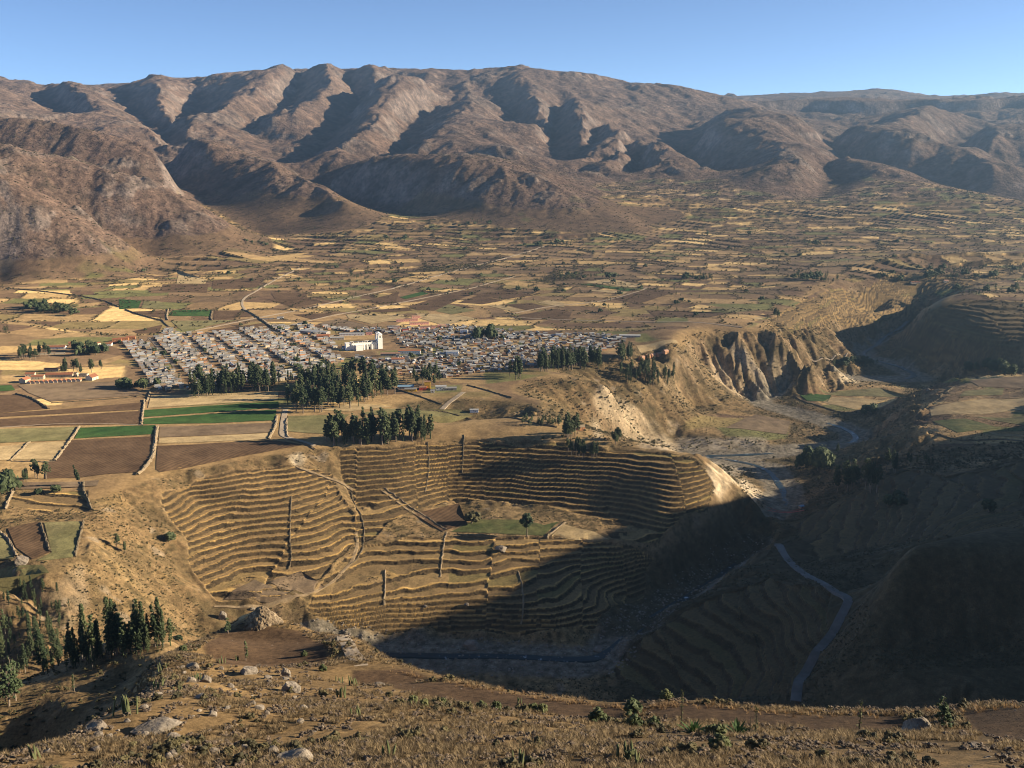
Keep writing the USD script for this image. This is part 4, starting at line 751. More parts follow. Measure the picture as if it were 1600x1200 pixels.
def eucalyptus(rg, base=.22, wid=.13, lobes=5, nc=110):
    """Unit-height tree: (trunk), (crown)."""
    tr = []; cr = []
    lean = rg.normal(0, .02, 2); zz = np.linspace(-.03, .95, 8); main = np.stack([lean[0] * zz + .012 * np.sin(zz * 7), lean[1] * zz, zz], 1); tr.append(tube(main, .016 * (1 - .85 * zz.clip(0))))
    for l in range(lobes):
        a, rr = rg.uniform(0, 6.28), wid * rg.uniform(.15, .75); z0, z1 = base + rg.uniform(0, .22), rg.uniform(.62, .98)
        c0 = np.array([math.cos(a) * rr, math.sin(a) * rr]); tr.append(tube([[0, 0, z0 * .7], [c0[0] * .6, c0[1] * .6, z0 + .05], [c0[0], c0[1], z1 * .85]], [.008, .006, .002], 5))
        for k in range(nc // lobes):
            t = rg.uniform(0, 1); z = z0 + (z1 - z0) * t; w = wid * .55 * math.sin(math.pi * min(1, .18 + .8 * t) ** .9) + .012
            b_ = rg.uniform(0, 6.28); q = rg.uniform(.1, 1) ** .5 * w; c = np.array([c0[0] * (1 - .35 * t) + math.cos(b_) * q, c0[1] * (1 - .35 * t) + math.sin(b_) * q, z]); r = rg.uniform(.012, .030)
            cr.append(clump(c, r, rg, 1.4)); cr.append(leaves(c, r * 1.15, 5, .009, rg))
    return join(tr), join(cr)
def bush(rg, nc=26, trunk=.15):
    cr = []
    for k in range(nc):
        d = rg.normal(0, 1, 3); d /= np.linalg.norm(d); d[2] = abs(d[2]); c = d * [.42, .42, .55] * rg.uniform(.35, 1) + [0, 0, .3]; r = rg.uniform(.10, .20); cr.append(clump(c, r, rg)); cr.append(leaves(c, r * 1.1, 6, .045, rg))
    return tube([[0, 0, -.1], [.02, 0, .2], [0, .03, .5]], [.05, .04, .02], 5), join(cr)
def lone(rg):
    tr, cr = [tube([[0, 0, -.02], [.01, 0, .3], [-.01, .02, .6], [0, 0, .85]], [.022, .018, .012, .004])], []
    for k in range(46):
        d = rg.normal(0, 1, 3); d /= np.linalg.norm(d); c = d * [.27, .27, .29] * rg.uniform(.3, 1) + [0, 0, .68]; r = rg.uniform(.05, .09); cr.append(clump(c, r, rg)); cr.append(leaves(c, r * 1.15, 8, .02, rg))
    for k in range(5): a = k * 1.3; tr.append(tube([[0, 0, .38], [.1 * math.cos(a), .1 * math.sin(a), .52], [.2 * math.cos(a), .2 * math.sin(a), .66]], [.011, .008, .003], 5))
    return join(tr), join(cr)
def slim(rg, nc=190):
    zz = np.linspace(-.03, .97, 8); tr = [tube(np.stack([.012 * np.sin(zz * 5 + 1), .01 * np.cos(zz * 6), zz], 1), .013 * (1 - .85 * zz.clip(0)))]; cr = []
    for k in range(nc):
        t = rg.uniform(0, 1) ** .9; z = .24 + .75 * t; w = .105 * (1 - t) ** .75 * (.6 + .5 * math.sin(17 * t + 2) ** 2) + .012; a = rg.uniform(0, 6.28); q = rg.uniform(.1, 1) ** .5 * w; c = np.array([math.cos(a) * q, math.sin(a) * q, z - .25 * q]); r = rg.uniform(.010, .023)
        cr.append(clump(c, r, rg, 1.3)); cr.append(leaves(c, r * 1.2, 6, .008, rg))
    return join(tr), join(cr)
RG = np.random.RandomState(21)
CLS = {}
def proto(key, name, tm, cm, mat):
    c = stage.CreateClassPrim('/World/kind_of_' + key); c.SetTypeName('Xform')
    put('trunk', *tm, M_BARK, c); put('crown', *cm, mat, c); CLS[key] = (str(c.GetPath()), name)
for k in range(4): proto(f'tall_eucalyptus_{"abcd"[k]}', 'eucalyptus_tree', *eucalyptus(RG, .18 + .05 * k, .11 + .02 * (k % 3), 4 + k % 3, 170), M_EUC)
for k in range(2): proto(f'young_eucalyptus_{"ab"[k]}', 'young_eucalyptus_tree', *eucalyptus(RG, .10, .13, 4, 90), M_YNG)
for k in range(3): proto(f'slim_eucalyptus_{"abc"[k]}', 'eucalyptus_tree', *slim(RG), M_EUC)
proto('slender_tree', 'slender_tree', *eucalyptus(RG, .12, .055, 2, 50), M_EUC)
for k in range(2): proto(f'bushy_tree_{"ab"[k]}', 'bushy_tree', *bush(RG, 40), M_EUC)
proto('round_bush', 'round_bush', *bush(RG, 34), M_BUSH); proto('lone_tree', 'lone_tree', *lone(RG), M_EUC)
def place(key, p, h, label, cat='tree', group=None, wide=1.0, rz=None, name=None, tilt=0):
    x = UsdGeom.Xform.Define(stage, path(name or CLS[key][1])); x.GetPrim().GetReferences().AddInternalReference(CLS[key][0]); x.GetPrim().SetInstanceable(True)
    x.AddTranslateOp().Set(Gf.Vec3d(*map(float, p))); x.AddRotateXYZOp().Set(Gf.Vec3f(0, tilt, float(RG.uniform(0, 360) if rz is None else rz))); x.AddScaleOp().Set(Gf.Vec3f(h * wide, h * wide, h))
    return tag(x, label, cat, group)
TALL = ['tall_eucalyptus_a', 'tall_eucalyptus_b', 'tall_eucalyptus_c', 'tall_eucalyptus_d']
def in_px(poly, n_, rg):
    poly = Polygon(poly) if len(poly) > 2 else None
    x0, y0, x1, y1 = poly.bounds; out = []
    while len(out) < n_:
        q = rg.uniform([x0, y0], [x1, y1])
        if contains_xy(poly, *q): out.append(q)
    return np.array(out)
def ground(px):
    p = hit(px[:, 0], px[:, 1], land); p[:, 2] = land(p[:, 0], p[:, 1]) - .2; return p
SLIM = ['slim_eucalyptus_a', 'slim_eucalyptus_b', 'slim_eucalyptus_c', 'tall_eucalyptus_b']
BUSHY = ['bushy_tree_a', 'bushy_tree_b']
GROVES = [  # outline of the trunks' feet, how many, height range, label, kinds, width
    ([(510,690),(600,684),(682,680),(682,688),(600,695),(515,697)], 30, 30, 44, 'tall dark eucalyptus in the grove on the amphitheatre rim', TALL, 1.25),
    ([(470,605),(560,592),(625,600),(628,612),(580,628),(540,645),(455,648),(442,640),(455,622)], 52, 30, 46, 'tall eucalyptus in the large grove below the white church', TALL, 1.2),
    ([(292,615),(330,606),(430,596),(438,610),(380,618),(300,622)], 30, 28, 44, 'dark eucalyptus in the grove at the lower left edge of the town', TALL, 1.25),
    ([(640,595),(682,590),(690,602),(650,607)], 11, 20, 30, 'eucalyptus in the small clump right of the large grove', TALL, 1.2),
    ([(92,580),(160,574),(160,584),(95,586)], 13, 16, 25, 'eucalyptus behind the orange roofed hotel', TALL, 1.4), ([(24,555),(78,552),(78,562),(30,565)], 11, 18, 30, 'eucalyptus at the left edge beside the long walled house', TALL, 1.5),
    ([(112,545),(168,538),(170,552),(118,558)], 12, 13, 22, 'tree scattered between the hotel and the first town houses', BUSHY, .8), ([(180,600),(250,600),(250,612),(190,612)], 8, 14, 22, 'tree at the lower left corner of the town', BUSHY, .75),
    ([(832,574),(938,568),(938,577),(835,582)], 26, 30, 42, 'tall dark eucalyptus in the row at the right end of the town', TALL, 1.25), ([(788,585),(818,585),(818,594),(790,594)], 8, 30, 42, 'very tall eucalyptus in the clump standing on the brow below the town', TALL, 1.0),
    ([(958,562),(986,558),(988,566),(962,569)], 8, 28, 38, 'tall eucalyptus left of the brick lodges', TALL, 1.3), ([(968,582),(1010,575),(1060,590),(1055,602),(1000,604),(975,602)], 16, 22, 32, 'eucalyptus growing down the slope below the brick lodges', TALL, 1.1),
    ([(880,680),(904,678),(906,686),(884,689)], 9, 26, 34, 'tall eucalyptus beside the small brown house on the bowl rim', TALL, 1.3), ([(884,704),(946,712),(944,720),(886,714)], 12, 18, 26, 'eucalyptus with bare trunks on the upper terraces in half shade', TALL, 1.0),
    ([(815,658),(875,658),(878,666),(818,666)], 20, 9, 15, 'pale young eucalyptus on the slope above the bowl rim', ['young_eucalyptus_a', 'young_eucalyptus_b'], 1.5), ([(950,678),(975,690),(972,700),(950,690)], 8, 12, 19, 'eucalyptus under the pale landslip', TALL, 1.2),
    ([(740,524),(776,520),(776,530),(742,532)], 10, 20, 30, 'tall tree at the far side of the town', BUSHY, .6), ([(1245,727),(1292,727),(1292,737),(1250,738)], 10, 26, 40, 'large dark tree in the shaded clump beside the river bend', BUSHY, .7),
    ([(1303,760),(1336,758),(1336,770),(1306,772)], 6, 32, 44, 'tall half lit eucalyptus above the dark slope, left of its neighbours', TALL, 1.2), ([(1345,762),(1373,760),(1372,771),(1348,772)], 6, 34, 46, 'tall slender eucalyptus with bare pale trunks above the dark slope', TALL, 1.0),
    ([(1382,736),(1401,734),(1401,742),(1384,743)], 4, 28, 36, 'slim eucalyptus standing by the sunlit track at right', TALL, .9), ([(1418,724),(1458,722),(1458,730),(1420,731)], 7, 12, 19, 'small slim tree in the row under the right bank fields', TALL, .9),
    ([(1384,785),(1416,783),(1416,792),(1386,793)], 4, 12, 18, 'dark bushy tree on the shaded terraces', ['bushy_tree_a', 'bushy_tree_b'], 1.0), ([(1345,643),(1366,643),(1366,649),(1347,650)], 4, 14, 20, 'dark tree on the bank between the bench and the right fields', ['bushy_tree_a', 'bushy_tree_b'], .9),
    ([(1510,575),(1582,572),(1582,588),(1512,590)], 12, 20, 30, 'tall dark tree at the foot of the dark hill', BUSHY, .65), ([(1208,496),(1220,496),(1220,501),(1209,501)], 3, 20, 28, 'tree on the field edge above the river cliffs', TALL, 1.3),
    ([(100,1024),(225,1010),(272,1004),(274,1013),(230,1021),(110,1036)], 26, 13, 25, 'tall sunlit eucalyptus in the row at the top of the dark hollow', SLIM + ['young_eucalyptus_a', 'tall_eucalyptus_c'], .85), ([(0,990),(110,985),(115,1040),(60,1055),(0,1062)], 16, 15, 26, 'eucalyptus on the shaded slope at the left edge', SLIM, 1.1),
    ([(-20,1094),(28,1085),(28,1100),(-20,1112)], 5, 17, 23, 'bright green eucalyptus at the lower left edge', ['young_eucalyptus_a', 'young_eucalyptus_b'], 1.1), ([(0,762),(20,760),(22,772),(0,776)], 5, 20, 27, 'dark tree at the left edge beside the ploughed field', BUSHY, .7),
    ([(30,748),(50,746),(50,755),(31,756)], 4, 12, 17, 'bushy tree beside the ploughed field, left of the leaning eucalyptus', TALL, 1.4), ([(54,746),(72,745),(72,752),(55,753)], 3, 17, 23, 'loose crowned eucalyptus under the enclosed straw field', TALL, 1.3),
]
for poly, n_, h0, h1, lab, kinds, wd in GROVES:
    for p in ground(in_px(poly, n_, RG)): place(kinds[RG.randint(len(kinds))], p, RG.uniform(h0, h1), lab, group=lab.replace('tall ', '', 1) + 's', wide=wd * 1.0 * RG.uniform(.85, 1.25))
def one(key, px, py, h, label, cat='tree', wide=1.0, **k):
    p = ground(np.array([[px, py]], float))[0]; return place(key, p, h, label, cat, wide=wide, **k)
one('tall_eucalyptus_b', 126, 757, 25, 'leaning eucalyptus alone in front of the ploughed field', wide=.9, tilt=-14); one('lone_tree', 823, 839, 27, 'lone round topped tree with a bare trunk on the green meadow'); one('round_bush', 737, 818, 17, 'large olive bush at the left end of the green meadow', 'bush', 1.2)
one('bushy_tree_a', 60, 772, 8, 'small round tree at the left of two in the bare strip', wide=1.2); one('bushy_tree_b', 88, 769, 9, 'small round tree at the right of two in the bare strip', wide=1.3)
one('tall_eucalyptus_c', 183, 858, 17, 'eucalyptus pair member on the left of the gully slope', wide=1.2); one('tall_eucalyptus_a', 196, 864, 15, 'eucalyptus on the right of the pair in the gully slope', wide=1.2); one('bushy_tree_b', 266, 845, 11, 'dark leaning bush on the slope left of the golden terraces', 'bush', 1.2)
one('slender_tree', 117, 1082, 9, 'slender green tree rising from the dark hollow'); one('young_eucalyptus_a', 356, 990, 5.5, 'small conical tree at the edge of the dark foreground field', wide=1.4); one('slender_tree', 384, 1032, 6.5, 'thin young tree at the lower left of the dark foreground field', wide=1.2); one('bushy_tree_a', 280, 1000, 6, 'bushy tree right of the eucalyptus row', wide=1.1)
one('slender_tree', 145, 1045, 11, 'thin tree standing in the hollow below the eucalyptus row'); one('bushy_tree_b', 1545, 800, 16, 'dark round tree alone on the shaded slope at right', wide=1.0); one('tall_eucalyptus_d', 1308, 712, 20, 'single tree beside the blue river bend')
one('young_eucalyptus_b', 1472, 1140, 6.2, 'bright green leafy tree on the right of the foreground edge', wide=1.5); one('bushy_tree_a', 988, 1118, 3.6, 'dark green shrub tree between the foreground fields', wide=.9)
# small far trees of the hedgerows and far groves: past the countable ones, too small to show their parts
FARG = [([(28,478),(60,478),(122,486),(120,494),(60,490),(28,484)], 34, 22), ([(3,516),(16,516),(16,520),(3,520)], 4, 18), ([(868,428),(968,432),(966,438),(872,436)], 26, 18), ([(1068,434),(1122,432),(1122,438),(1070,439)], 14, 20), ([(808,451),(840,450),(840,456),(810,456)], 8, 14), ([(1237,428),(1312,432),(1310,441),(1240,438)], 34, 20), ([(1368,430),(1422,434),(1420,441),(1370,440)], 16, 20), ([(1445,428),(1560,430),(1556,438),(1447,438)], 34, 20), ([(1494,454),(1595,450),(1592,460),(1496,461)], 16, 22), ([(1300,566),(1372,566),(1370,574),(1302,574)], 20, 18), ([(570,370),(640,372),(640,378),(572,378)], 14, 16), ([(720,345),(770,345),(770,352),(720,352)], 14, 16), ([(835,380),(890,378),(892,386),(838,388)], 18, 18), ([(545,430),(572,432),(572,438),(548,437)], 8, 18), ([(380,375),(425,378),(424,386),(385,384)], 22, 12), ([(205,418),(230,422),(228,432),(206,428)], 12, 12), ([(1250,378),(1300,380),(1300,384),(1252,384)], 14, 18), ([(1460,420),(1600,418),(1600,426),(1460,426)], 26, 18)]
FP, FS = [], []
for poly, n_, h in FARG: FP.append(ground(in_px(poly, n_, RG))); FS.append(h * RG.uniform(.6, 1.1, n_))
q = in_px([(430,352),(1000,352),(1600,372),(1600,420),(1250,440),(1200,500),(1000,500),(700,470),(480,470),(300,440),(430,400)], 260, RG); FP.append(ground(q)); FS.append(RG.uniform(5, 14, 260))
q = in_px([(160,520),(430,505),(640,512),(960,522),(940,560),(640,598),(440,595),(250,610)], 210, RG); FP.append(ground(q)); FS.append(RG.uniform(4, 11, 210))
FP, FS = np.vstack(FP), np.concatenate(FS)
def instancer(name, protos, pos, scale, mat, label, wide=None, extra=None):
    pi = UsdGeom.PointInstancer.Define(stage, path(name)); targets = []
    for v, f in protos: targets.append(put('plant_form', v, f, mat, pi).GetPath())
    pi.CreatePrototypesRel().SetTargets(targets); n_ = len(pos)
    pi.CreateProtoIndicesAttr(Vt.IntArray.FromNumpy(RG.randint(0, len(protos), n_).astype(np.int32))); pi.CreatePositionsAttr(Vt.Vec3fArray.FromNumpy(np.asarray(pos, np.float32)))
    a = RG.uniform(0, 2 * math.pi, n_); pi.CreateOrientationsAttr(Vt.QuathArray([Gf.Quath(float(math.cos(k / 2)), 0, 0, float(math.sin(k / 2))) for k in a]))
    s = np.stack([scale * (1 if wide is None else wide)] * 2 + [scale], 1); pi.CreateScalesAttr(Vt.Vec3fArray.FromNumpy(s.astype(np.float32)))
    return tag(pi, label, kind='stuff')
def whole(t): return join(t)
instancer('distant_trees', [whole(eucalyptus(RG, .12, .16, 4, 44)) for _ in range(3)] + [bush(RG, 20)[1]], FP, FS, M_EUC, 'small dark trees dotted along the hedges of the far valley fields', 1.35)
# scrub: on gorge sides, terrace walls and field hedges
def scatter(mask, n_):
    area = (np.gradient(YR)[:, None] * np.gradient(UC)[None] * Y) * mask * (1200 / (Y + 200)) ** 2; c = np.cumsum(area.ravel()); k = np.searchsorted(c, RG.uniform(0, c[-1], n_)); i, j = np.unravel_index(k, X.shape)
    y = Y[i, j] + RG.uniform(-.5, .5, n_) * np.gradient(YR)[i]; x = (UC[j] + RG.uniform(-.5, .5, n_) * np.gradient(UC)[j]) * y
    return np.stack([x, y, land(x, y) - .1], 1)
vis = (np.abs(X) < .66 * Y)
g1 = vis & (Y > 640) & (Y < 2500) & (H < -3) & (~TERR) & (~flatm) & (RDIST > 30) & (N(X, Y, 50, 3, 201) > -.12)
p1 = scatter(g1, 46000); p2 = scatter(TERR & (step_f > 2) & vis, 8000); p3 = scatter(vis & (cedge > .5) & (Y > 1900), 15000)
p4 = scatter((vis & ((mtn > .3) | ((Y > 2400) & (pl < .5) & (H > 4))) & (Y < 5200)) * ((Y + 200) / 1200.0) ** 1.2, 14000)
fp_, fh_ = [], []
for gi, n_ in ((0, 46), (1, 60), (2, 46), (8, 26), (11, 22)):
    poly, _, h0, h1 = GROVES[gi][:4]; fp_.append(ground(in_px(poly, n_, RG))); fh_.append(RG.uniform(.55 * h0, h1 * .95, n_))
for poly, n_, h0, h1 in [([(0,925),(105,920),(120,1040),(60,1056),(0,1062)], 80, 6, 15), ([(60,1040),(225,1010),(272,1004),(274,1013),(230,1022),(70,1058)], 44, 6, 15), ([(430,600),(470,560),(560,575),(640,590),(620,602),(480,612)], 30, 10, 24), ([(940,560),(1000,566),(1060,592),(1000,606),(960,590)], 20, 8, 16)]: fp_.append(ground(in_px(poly, n_, RG))); fh_.append(RG.uniform(h0, h1, n_))
fp_, fh_ = np.vstack(fp_), np.concatenate(fh_)
instancer('grove_trees', [whole(eucalyptus(RG, .14, .13, 4, 90)) for _ in range(3)] + [whole(slim(RG, 120)) for _ in range(2)], fp_, fh_, M_EUC, 'smaller trees filling the inside of the eucalyptus groves', 1.1)
BP = [bush(RG, 9)[1] for _ in range(4)]
g2 = vis & (Y > 1150) & (Y < 2700) & (H < 2) & (~TERR) & (RDIST > 26) & (pl < .5) & (~flatm) & (X > 20) & (N(X, Y, 60, 3, 202) > -.2)
w2 = ((Y + 200) / 1200.0) ** 2; p5 = scatter(g2 * w2, 13000)
instancer('bank_scrub', BP, p5, RG.uniform(.9, 2.2, len(p5)) * RG.choice([1, 1, 1, 2.0], len(p5)), M_BUSH, 'scrub bushes on the far banks and cliffs of the gorge', 1.3)
instancer('gorge_scrub', BP, p1, RG.uniform(.5, 1.2, len(p1)) * RG.choice([1, 1, 1, 1.8], len(p1)), M_BUSH, 'low dry scrub spread over the gorge slopes', 1.2); instancer('hill_scrub', BP, p4, RG.uniform(1.5, 5, len(p4)), M_BUSH, 'dark scrub dotted over the brown foothills', 1.5); instancer('terrace_scrub', BP, p2, RG.uniform(.6, 1.6, len(p2)), M_DRY, 'dry bushes along the terrace walls', 1.3); instancer('hedge_scrub', BP, p3, RG.uniform(1.6, 4.6, len(p3)) * (1 + .25 * (p3[:, 1] > 2800)), M_BUSH, 'dark hedge bushes along the field walls of the plain', 1.4)
# ------------------------------------------------------------------ town
def plain_mat(name, c, rough=.8, spec=.3, n=.18, s=.6, metal=0.0):
    return usdkit.material(stage, LK + name, {'o': ('object_info', {}), 'g': ('geometry', {}), 'nn': ('noise_texture', {'scale': s, 'detail': 4.0}), 'a': ('math', {'math_type': 'add'}), 'm': ('map_range', {'from_min': .3, 'from_max': 1.7, 'to_min': 1 - n * 1.6, 'to_max': 1 + n * 1.6}), 'v': ('vector_math', {'math_type': 'scale', 'vector1': c}), 'p': ('principled_bsdf', {'roughness': rough, 'specular_ior_level': spec, 'metallic': metal})},
        [('g.position', 'nn.vector'), ('nn.fac', 'a.value1'), ('o.random', 'a.value2'), ('a.value', 'm.value'), ('m.result', 'v.scale'), ('v.vector', 'p.base_color')], surface='p.BSDF')
MW = {'adobe': plain_mat('adobe_wall', (.20, .14, .09), n=.3), 'white': plain_mat('white_wall', (.72, .69, .62), n=.06), 'cream': plain_mat('cream_wall', (.42, .35, .25), n=.15), 'brick': plain_mat('brick_wall', (.38, .20, .10), n=.15), 'pink': plain_mat('pink_wall', (.52, .27, .22), n=.1), 'yellow': plain_mat('yellow_wall', (.62, .38, .05), n=.08), 'red': plain_mat('red_wall', (.42, .07, .05), n=.08), 'orange': plain_mat('orange_wall', (.34, .155, .07), n=.15), 'block': plain_mat('block_wall', (.26, .23, .20), n=.2),
      'tin': plain_mat('tin_roof', (.17, .168, .165), .9, .1, n=.35), 'tinw': plain_mat('bright_tin_roof', (.27, .27, .265), .85, .12, n=.25), 'rust': plain_mat('rusty_roof', (.26, .15, .10), n=.3), 'thatch': plain_mat('thatch_roof', (.19, .145, .09), n=.3), 'tile': plain_mat('tile_roof', (.25, .10, .05), n=.2), 'blue': plain_mat('blue_roof', (.16, .26, .36), .5, n=.1), 'dark': plain_mat('dark_opening', (.03, .028, .026), n=.1), 'wood': plain_mat('wooden_door', (.12, .075, .04), n=.2), 'oldw': plain_mat('church_plaster', (.70, .68, .62), n=.05)}
def BX(w, d, h, x=0, y=0, z=0):
    b_ = trimesh.creation.box((w, d, h)); b_.apply_translation((x, y, z + h / 2)); return np.array(b_.vertices), np.array(b_.faces)
def GAB(w, d, h, z, ov=.4, th=.18):
    """Gable roof, ridge along x: two slabs as one closed skin."""
    a, b_ = w / 2 + ov, d / 2 + ov; e = z - h * ov / (d / 2)
    pr = np.array([(-b_, e), (0, z + h), (b_, e), (b_, e + th), (0, z + h + th), (-b_, e + th)])
    v = np.vstack([np.c_[np.full(6, s), pr] for s in (-a, a)]); f = []
    for i in range(6): j = (i + 1) % 6; f += [[i, j, j + 6], [i, j + 6, i + 6]]
    for o, r in ((0, 1), (6, -1)):
        for t in ([0, 1, 5], [1, 4, 5], [1, 2, 4], [2, 3, 4]): f.append([o + k for k in (t[::-1] if r == 1 else t)])
    return v, np.array(f)[:, ::-1]
def WALLS(w, d, h, g):
    """Walls with gable ends of height g."""
    a, b_ = w / 2, d / 2; pr = np.array([(-b_, -.8), (b_, -.8), (b_, h), (0, h + g), (-b_, h)]); v = np.vstack([np.c_[np.full(5, s), pr] for s in (-a, a)]); f = []
    for i in range(5): j = (i + 1) % 5; f += [[i, j, j + 5], [i, j + 5, i + 5]]
    for o, r in ((0, 1), (5, 0)):
        for t in ([0, 1, 2], [0, 2, 4], [2, 3, 4]): f.append([o + k for k in (t[::-1] if r else t)])
    return v, np.array(f)
def SHED(w, d, h, z, ov=.3, th=.15):
    v, f = BX(w + 2 * ov, d + 2 * ov, th); v = v.copy(); v[:, 2] += z + h * (.5 + v[:, 1] / d); return v, f
def xf(m, pos, rz):
    c, s = math.cos(rz), math.sin(rz); return m[0] @ np.array([[c, s, 0], [-s, c, 0], [0, 0, 1]]) + pos, m[1]
def house_parts(w, d, h, g, wallm, roofm, kind='gable', nwin=2, door=True):
    out = []
    if kind == 'gable': out += [('wall', WALLS(w, d, h, g), wallm), ('roof', GAB(w, d, g, h), roofm)]
    elif kind == 'shed': out += [('wall', BX(w, d, h + .8 + g * .0, 0, 0, -.8), wallm), ('roof', SHED(w, d, g, h + .02), roofm)]
    else: out += [('wall', BX(w, d, h + .8, 0, 0, -.8), wallm), ('roof', join([BX(w - .1, d - .1, .12, 0, 0, h + .01), BX(w + .1, .25, .5, 0, d / 2, h), BX(w + .1, .25, .5, 0, -d / 2, h)]), roofm)]
    if door: out.append(('door', BX(1.1, .12, 2.1, w * .12, -d / 2 - .03), 'wood'))
    for k in range(nwin): out.append(('window', BX(1.1, .1, 1.1, -w / 2 + (k + .6) * w / (nwin + .4), -d / 2 - .03, h * .42), 'dark'))
    for k in range(max(1, nwin // 2)): out.append(('window', BX(.1, 1.0, 1.0, w / 2 + .03, -d / 4 + k * d / 2, h * .42), 'dark'))
    return out
def house_class(key, *a, **k):
    c = stage.CreateClassPrim('/World/kind_of_' + key); c.SetTypeName('Xform')
    for nm, m, mt in house_parts(*a, **k): put(nm, *m, MW[mt], c)
    CLS[key] = (str(c.GetPath()), 'town_house')
HK = [('house_a', (11, 6.5, 3.2, 1.3, 'adobe', 'tin')), ('house_b', (14, 6.5, 3.4, 1.4, 'block', 'tinw')), ('house_c', (9, 6, 3.0, 1.2, 'adobe', 'tin')), ('house_d', (11, 6.5, 4.6, 1.2, 'cream', 'tin')), ('house_e', (10, 6, 3.0, 1.9, 'adobe', 'thatch')), ('house_f', (8, 6, 3.0, .8, 'brick', 'rust')), ('house_g', (15, 6.5, 3.4, 1.3, 'brick', 'tinw')), ('house_h', (10, 7, 5.6, .5, 'block', 'tin'))]
for i, (k, a) in enumerate(HK): house_class(k, *a, kind='shed' if k in ('house_f',) else 'flat' if k == 'house_h' else 'gable', nwin=3 if a[0] > 11 else 2)
HL = {'house_a': 'adobe house with grey tin roof', 'house_b': 'long block house with bright tin roof', 'house_c': 'small adobe house with grey tin roof', 'house_d': 'tall cream house with grey tin roof', 'house_e': 'adobe house with brown thatched roof', 'house_f': 'small brick house with rusty sloping roof', 'house_g': 'long brick house with bright tin roof', 'house_h': 'two storey flat roofed block house'}
RH = np.random.RandomState(8)
sB = hpoly([(284, 521), (345, 577)], land)[:, :2]; e1 = (sB[1] - sB[0]) / np.linalg.norm(sB[1] - sB[0]); e2 = np.array([-e1[1], e1[0]]); e2 = e2 if e2[0] > 0 else -e2
st_px = [(244, 539), (284, 521), (334, 527), (376, 521), (422, 514), (470, 520), (520, 522)]; s_off = sorted(((hpoly([p], land)[0, :2] - sB[0]) @ e2) for p in st_px)
leftP, rightP = region([(150,556),(190,536),(236,532),(262,512),(284,522),(330,520),(430,508),(470,506),(560,516),(540,560),(500,590),(430,598),(360,602),(250,614),(230,612),(205,590)]), region([(560,512),(650,512),(700,508),(770,514),(860,522),(950,522),(985,532),(935,552),(920,566),(830,574),(770,582),(700,590),(650,590),(600,580),(555,560)])
keepout = [region(p) for p in ([(515,515),(560,520),(620,524),(640,552),(600,562),(530,556)], [(640,545),(660,545),(660,556),(600,560)], [(600,484),(700,490),(690,514),(600,514)])]
H_all = []
u0, v0 = sB[0] @ e1, sB[0] @ e2
edges = [s_off[0] - 60] + s_off + [s_off[-1] + 55, s_off[-1] + 110, s_off[-1] + 165]
for a, b_ in zip(edges[:-1], edges[1:]):                 # blocks between the streets
    rowu = -160.0
    while rowu < 520:
        hgt = RH.uniform(6.2, 8.6); v_ = a + 6.5
        if int(rowu // 78) != int((rowu + hgt) // 78): rowu += 7
        while v_ < b_ - 11:
            k = RH.randint(len(HK)); w = HK[k][1][0] * RH.uniform(.68, .92)
            if RH.rand() < .80 and v_ + w < b_ - 4: H_all.append((sB[0] + e1 * rowu + e2 * (v_ + w / 2), math.atan2(e2[1], e2[0]) + RH.normal(0, .05) + (math.pi / 2 if RH.rand() < .12 else 0), k, 0))
            v_ += w + RH.choice([.5, .8, 2, 5])
        rowu += hgt
x0, y0, x1, y1 = rightP.bounds
for gxx in np.arange(x0, x1, 11.5):
    for gyy in np.arange(y0, y1, 9.5):
        q = np.array([gxx, gyy]) + RH.uniform(-4, 4, 2)
        if RH.rand() < .72: H_all.append((q, RH.choice([.12, .12, 1.65]) + RH.normal(0, .12), RH.choice([0, 0, 2, 2, 4, 4, 5, 7, 3, 1, 6]), 1))
H_ok = []
for q, rz, k, zone in H_all:
    P = rightP if zone else leftP
    if P.contains_properly(__import__('shapely').Point(*q)) and not any(K.contains(__import__('shapely').Point(*q)) for K in keepout) and abs(q[0]) < .57 * q[1]: H_ok.append((q, rz, k, zone))
H_ok.sort(key=lambda t: t[0][1])
stuffh = {}
for i, (q, rz, k, zone) in enumerate(H_ok):
    z = float(land(q[0], q[1])[0]); key = HK[k][0]
    if i < 296:
        x = UsdGeom.Xform.Define(stage, path('town_house')); x.GetPrim().GetReferences().AddInternalReference(CLS[key][0]); x.GetPrim().SetInstanceable(True)
        x.AddTranslateOp().Set(Gf.Vec3d(float(q[0]), float(q[1]), z)); x.AddRotateZOp().Set(math.degrees(rz)); x.AddScaleOp().Set(Gf.Vec3f(float(RH.uniform(.6, .85)), float(RH.uniform(.65, .9)), float(RH.uniform(.75, 1.0))))
        wh = 'among the looser roofs right of the church' if zone else 'in the street grid left of the church'
        tag(x, HL[key] + ' ' + wh, 'house', HL[key].replace('house', 'houses') + ' ' + wh)
    else:
        for nm, m, mt in house_parts(*HK[k][1], kind='shed' if key == 'house_f' else 'flat' if key == 'house_h' else 'gable', nwin=0, door=False): stuffh.setdefault((nm, mt), []).append(xf((m[0] * [.72, .78, .9], m[1]), [q[0], q[1], z], rz))
print('houses', len(H_ok))
th = tag(UsdGeom.Xform.Define(stage, path('far_town_houses')), 'small far houses filling the back of the town', kind='stuff')
for (nm, mt), ms in stuffh.items(): put(nm, *join(ms), MW[mt], th)
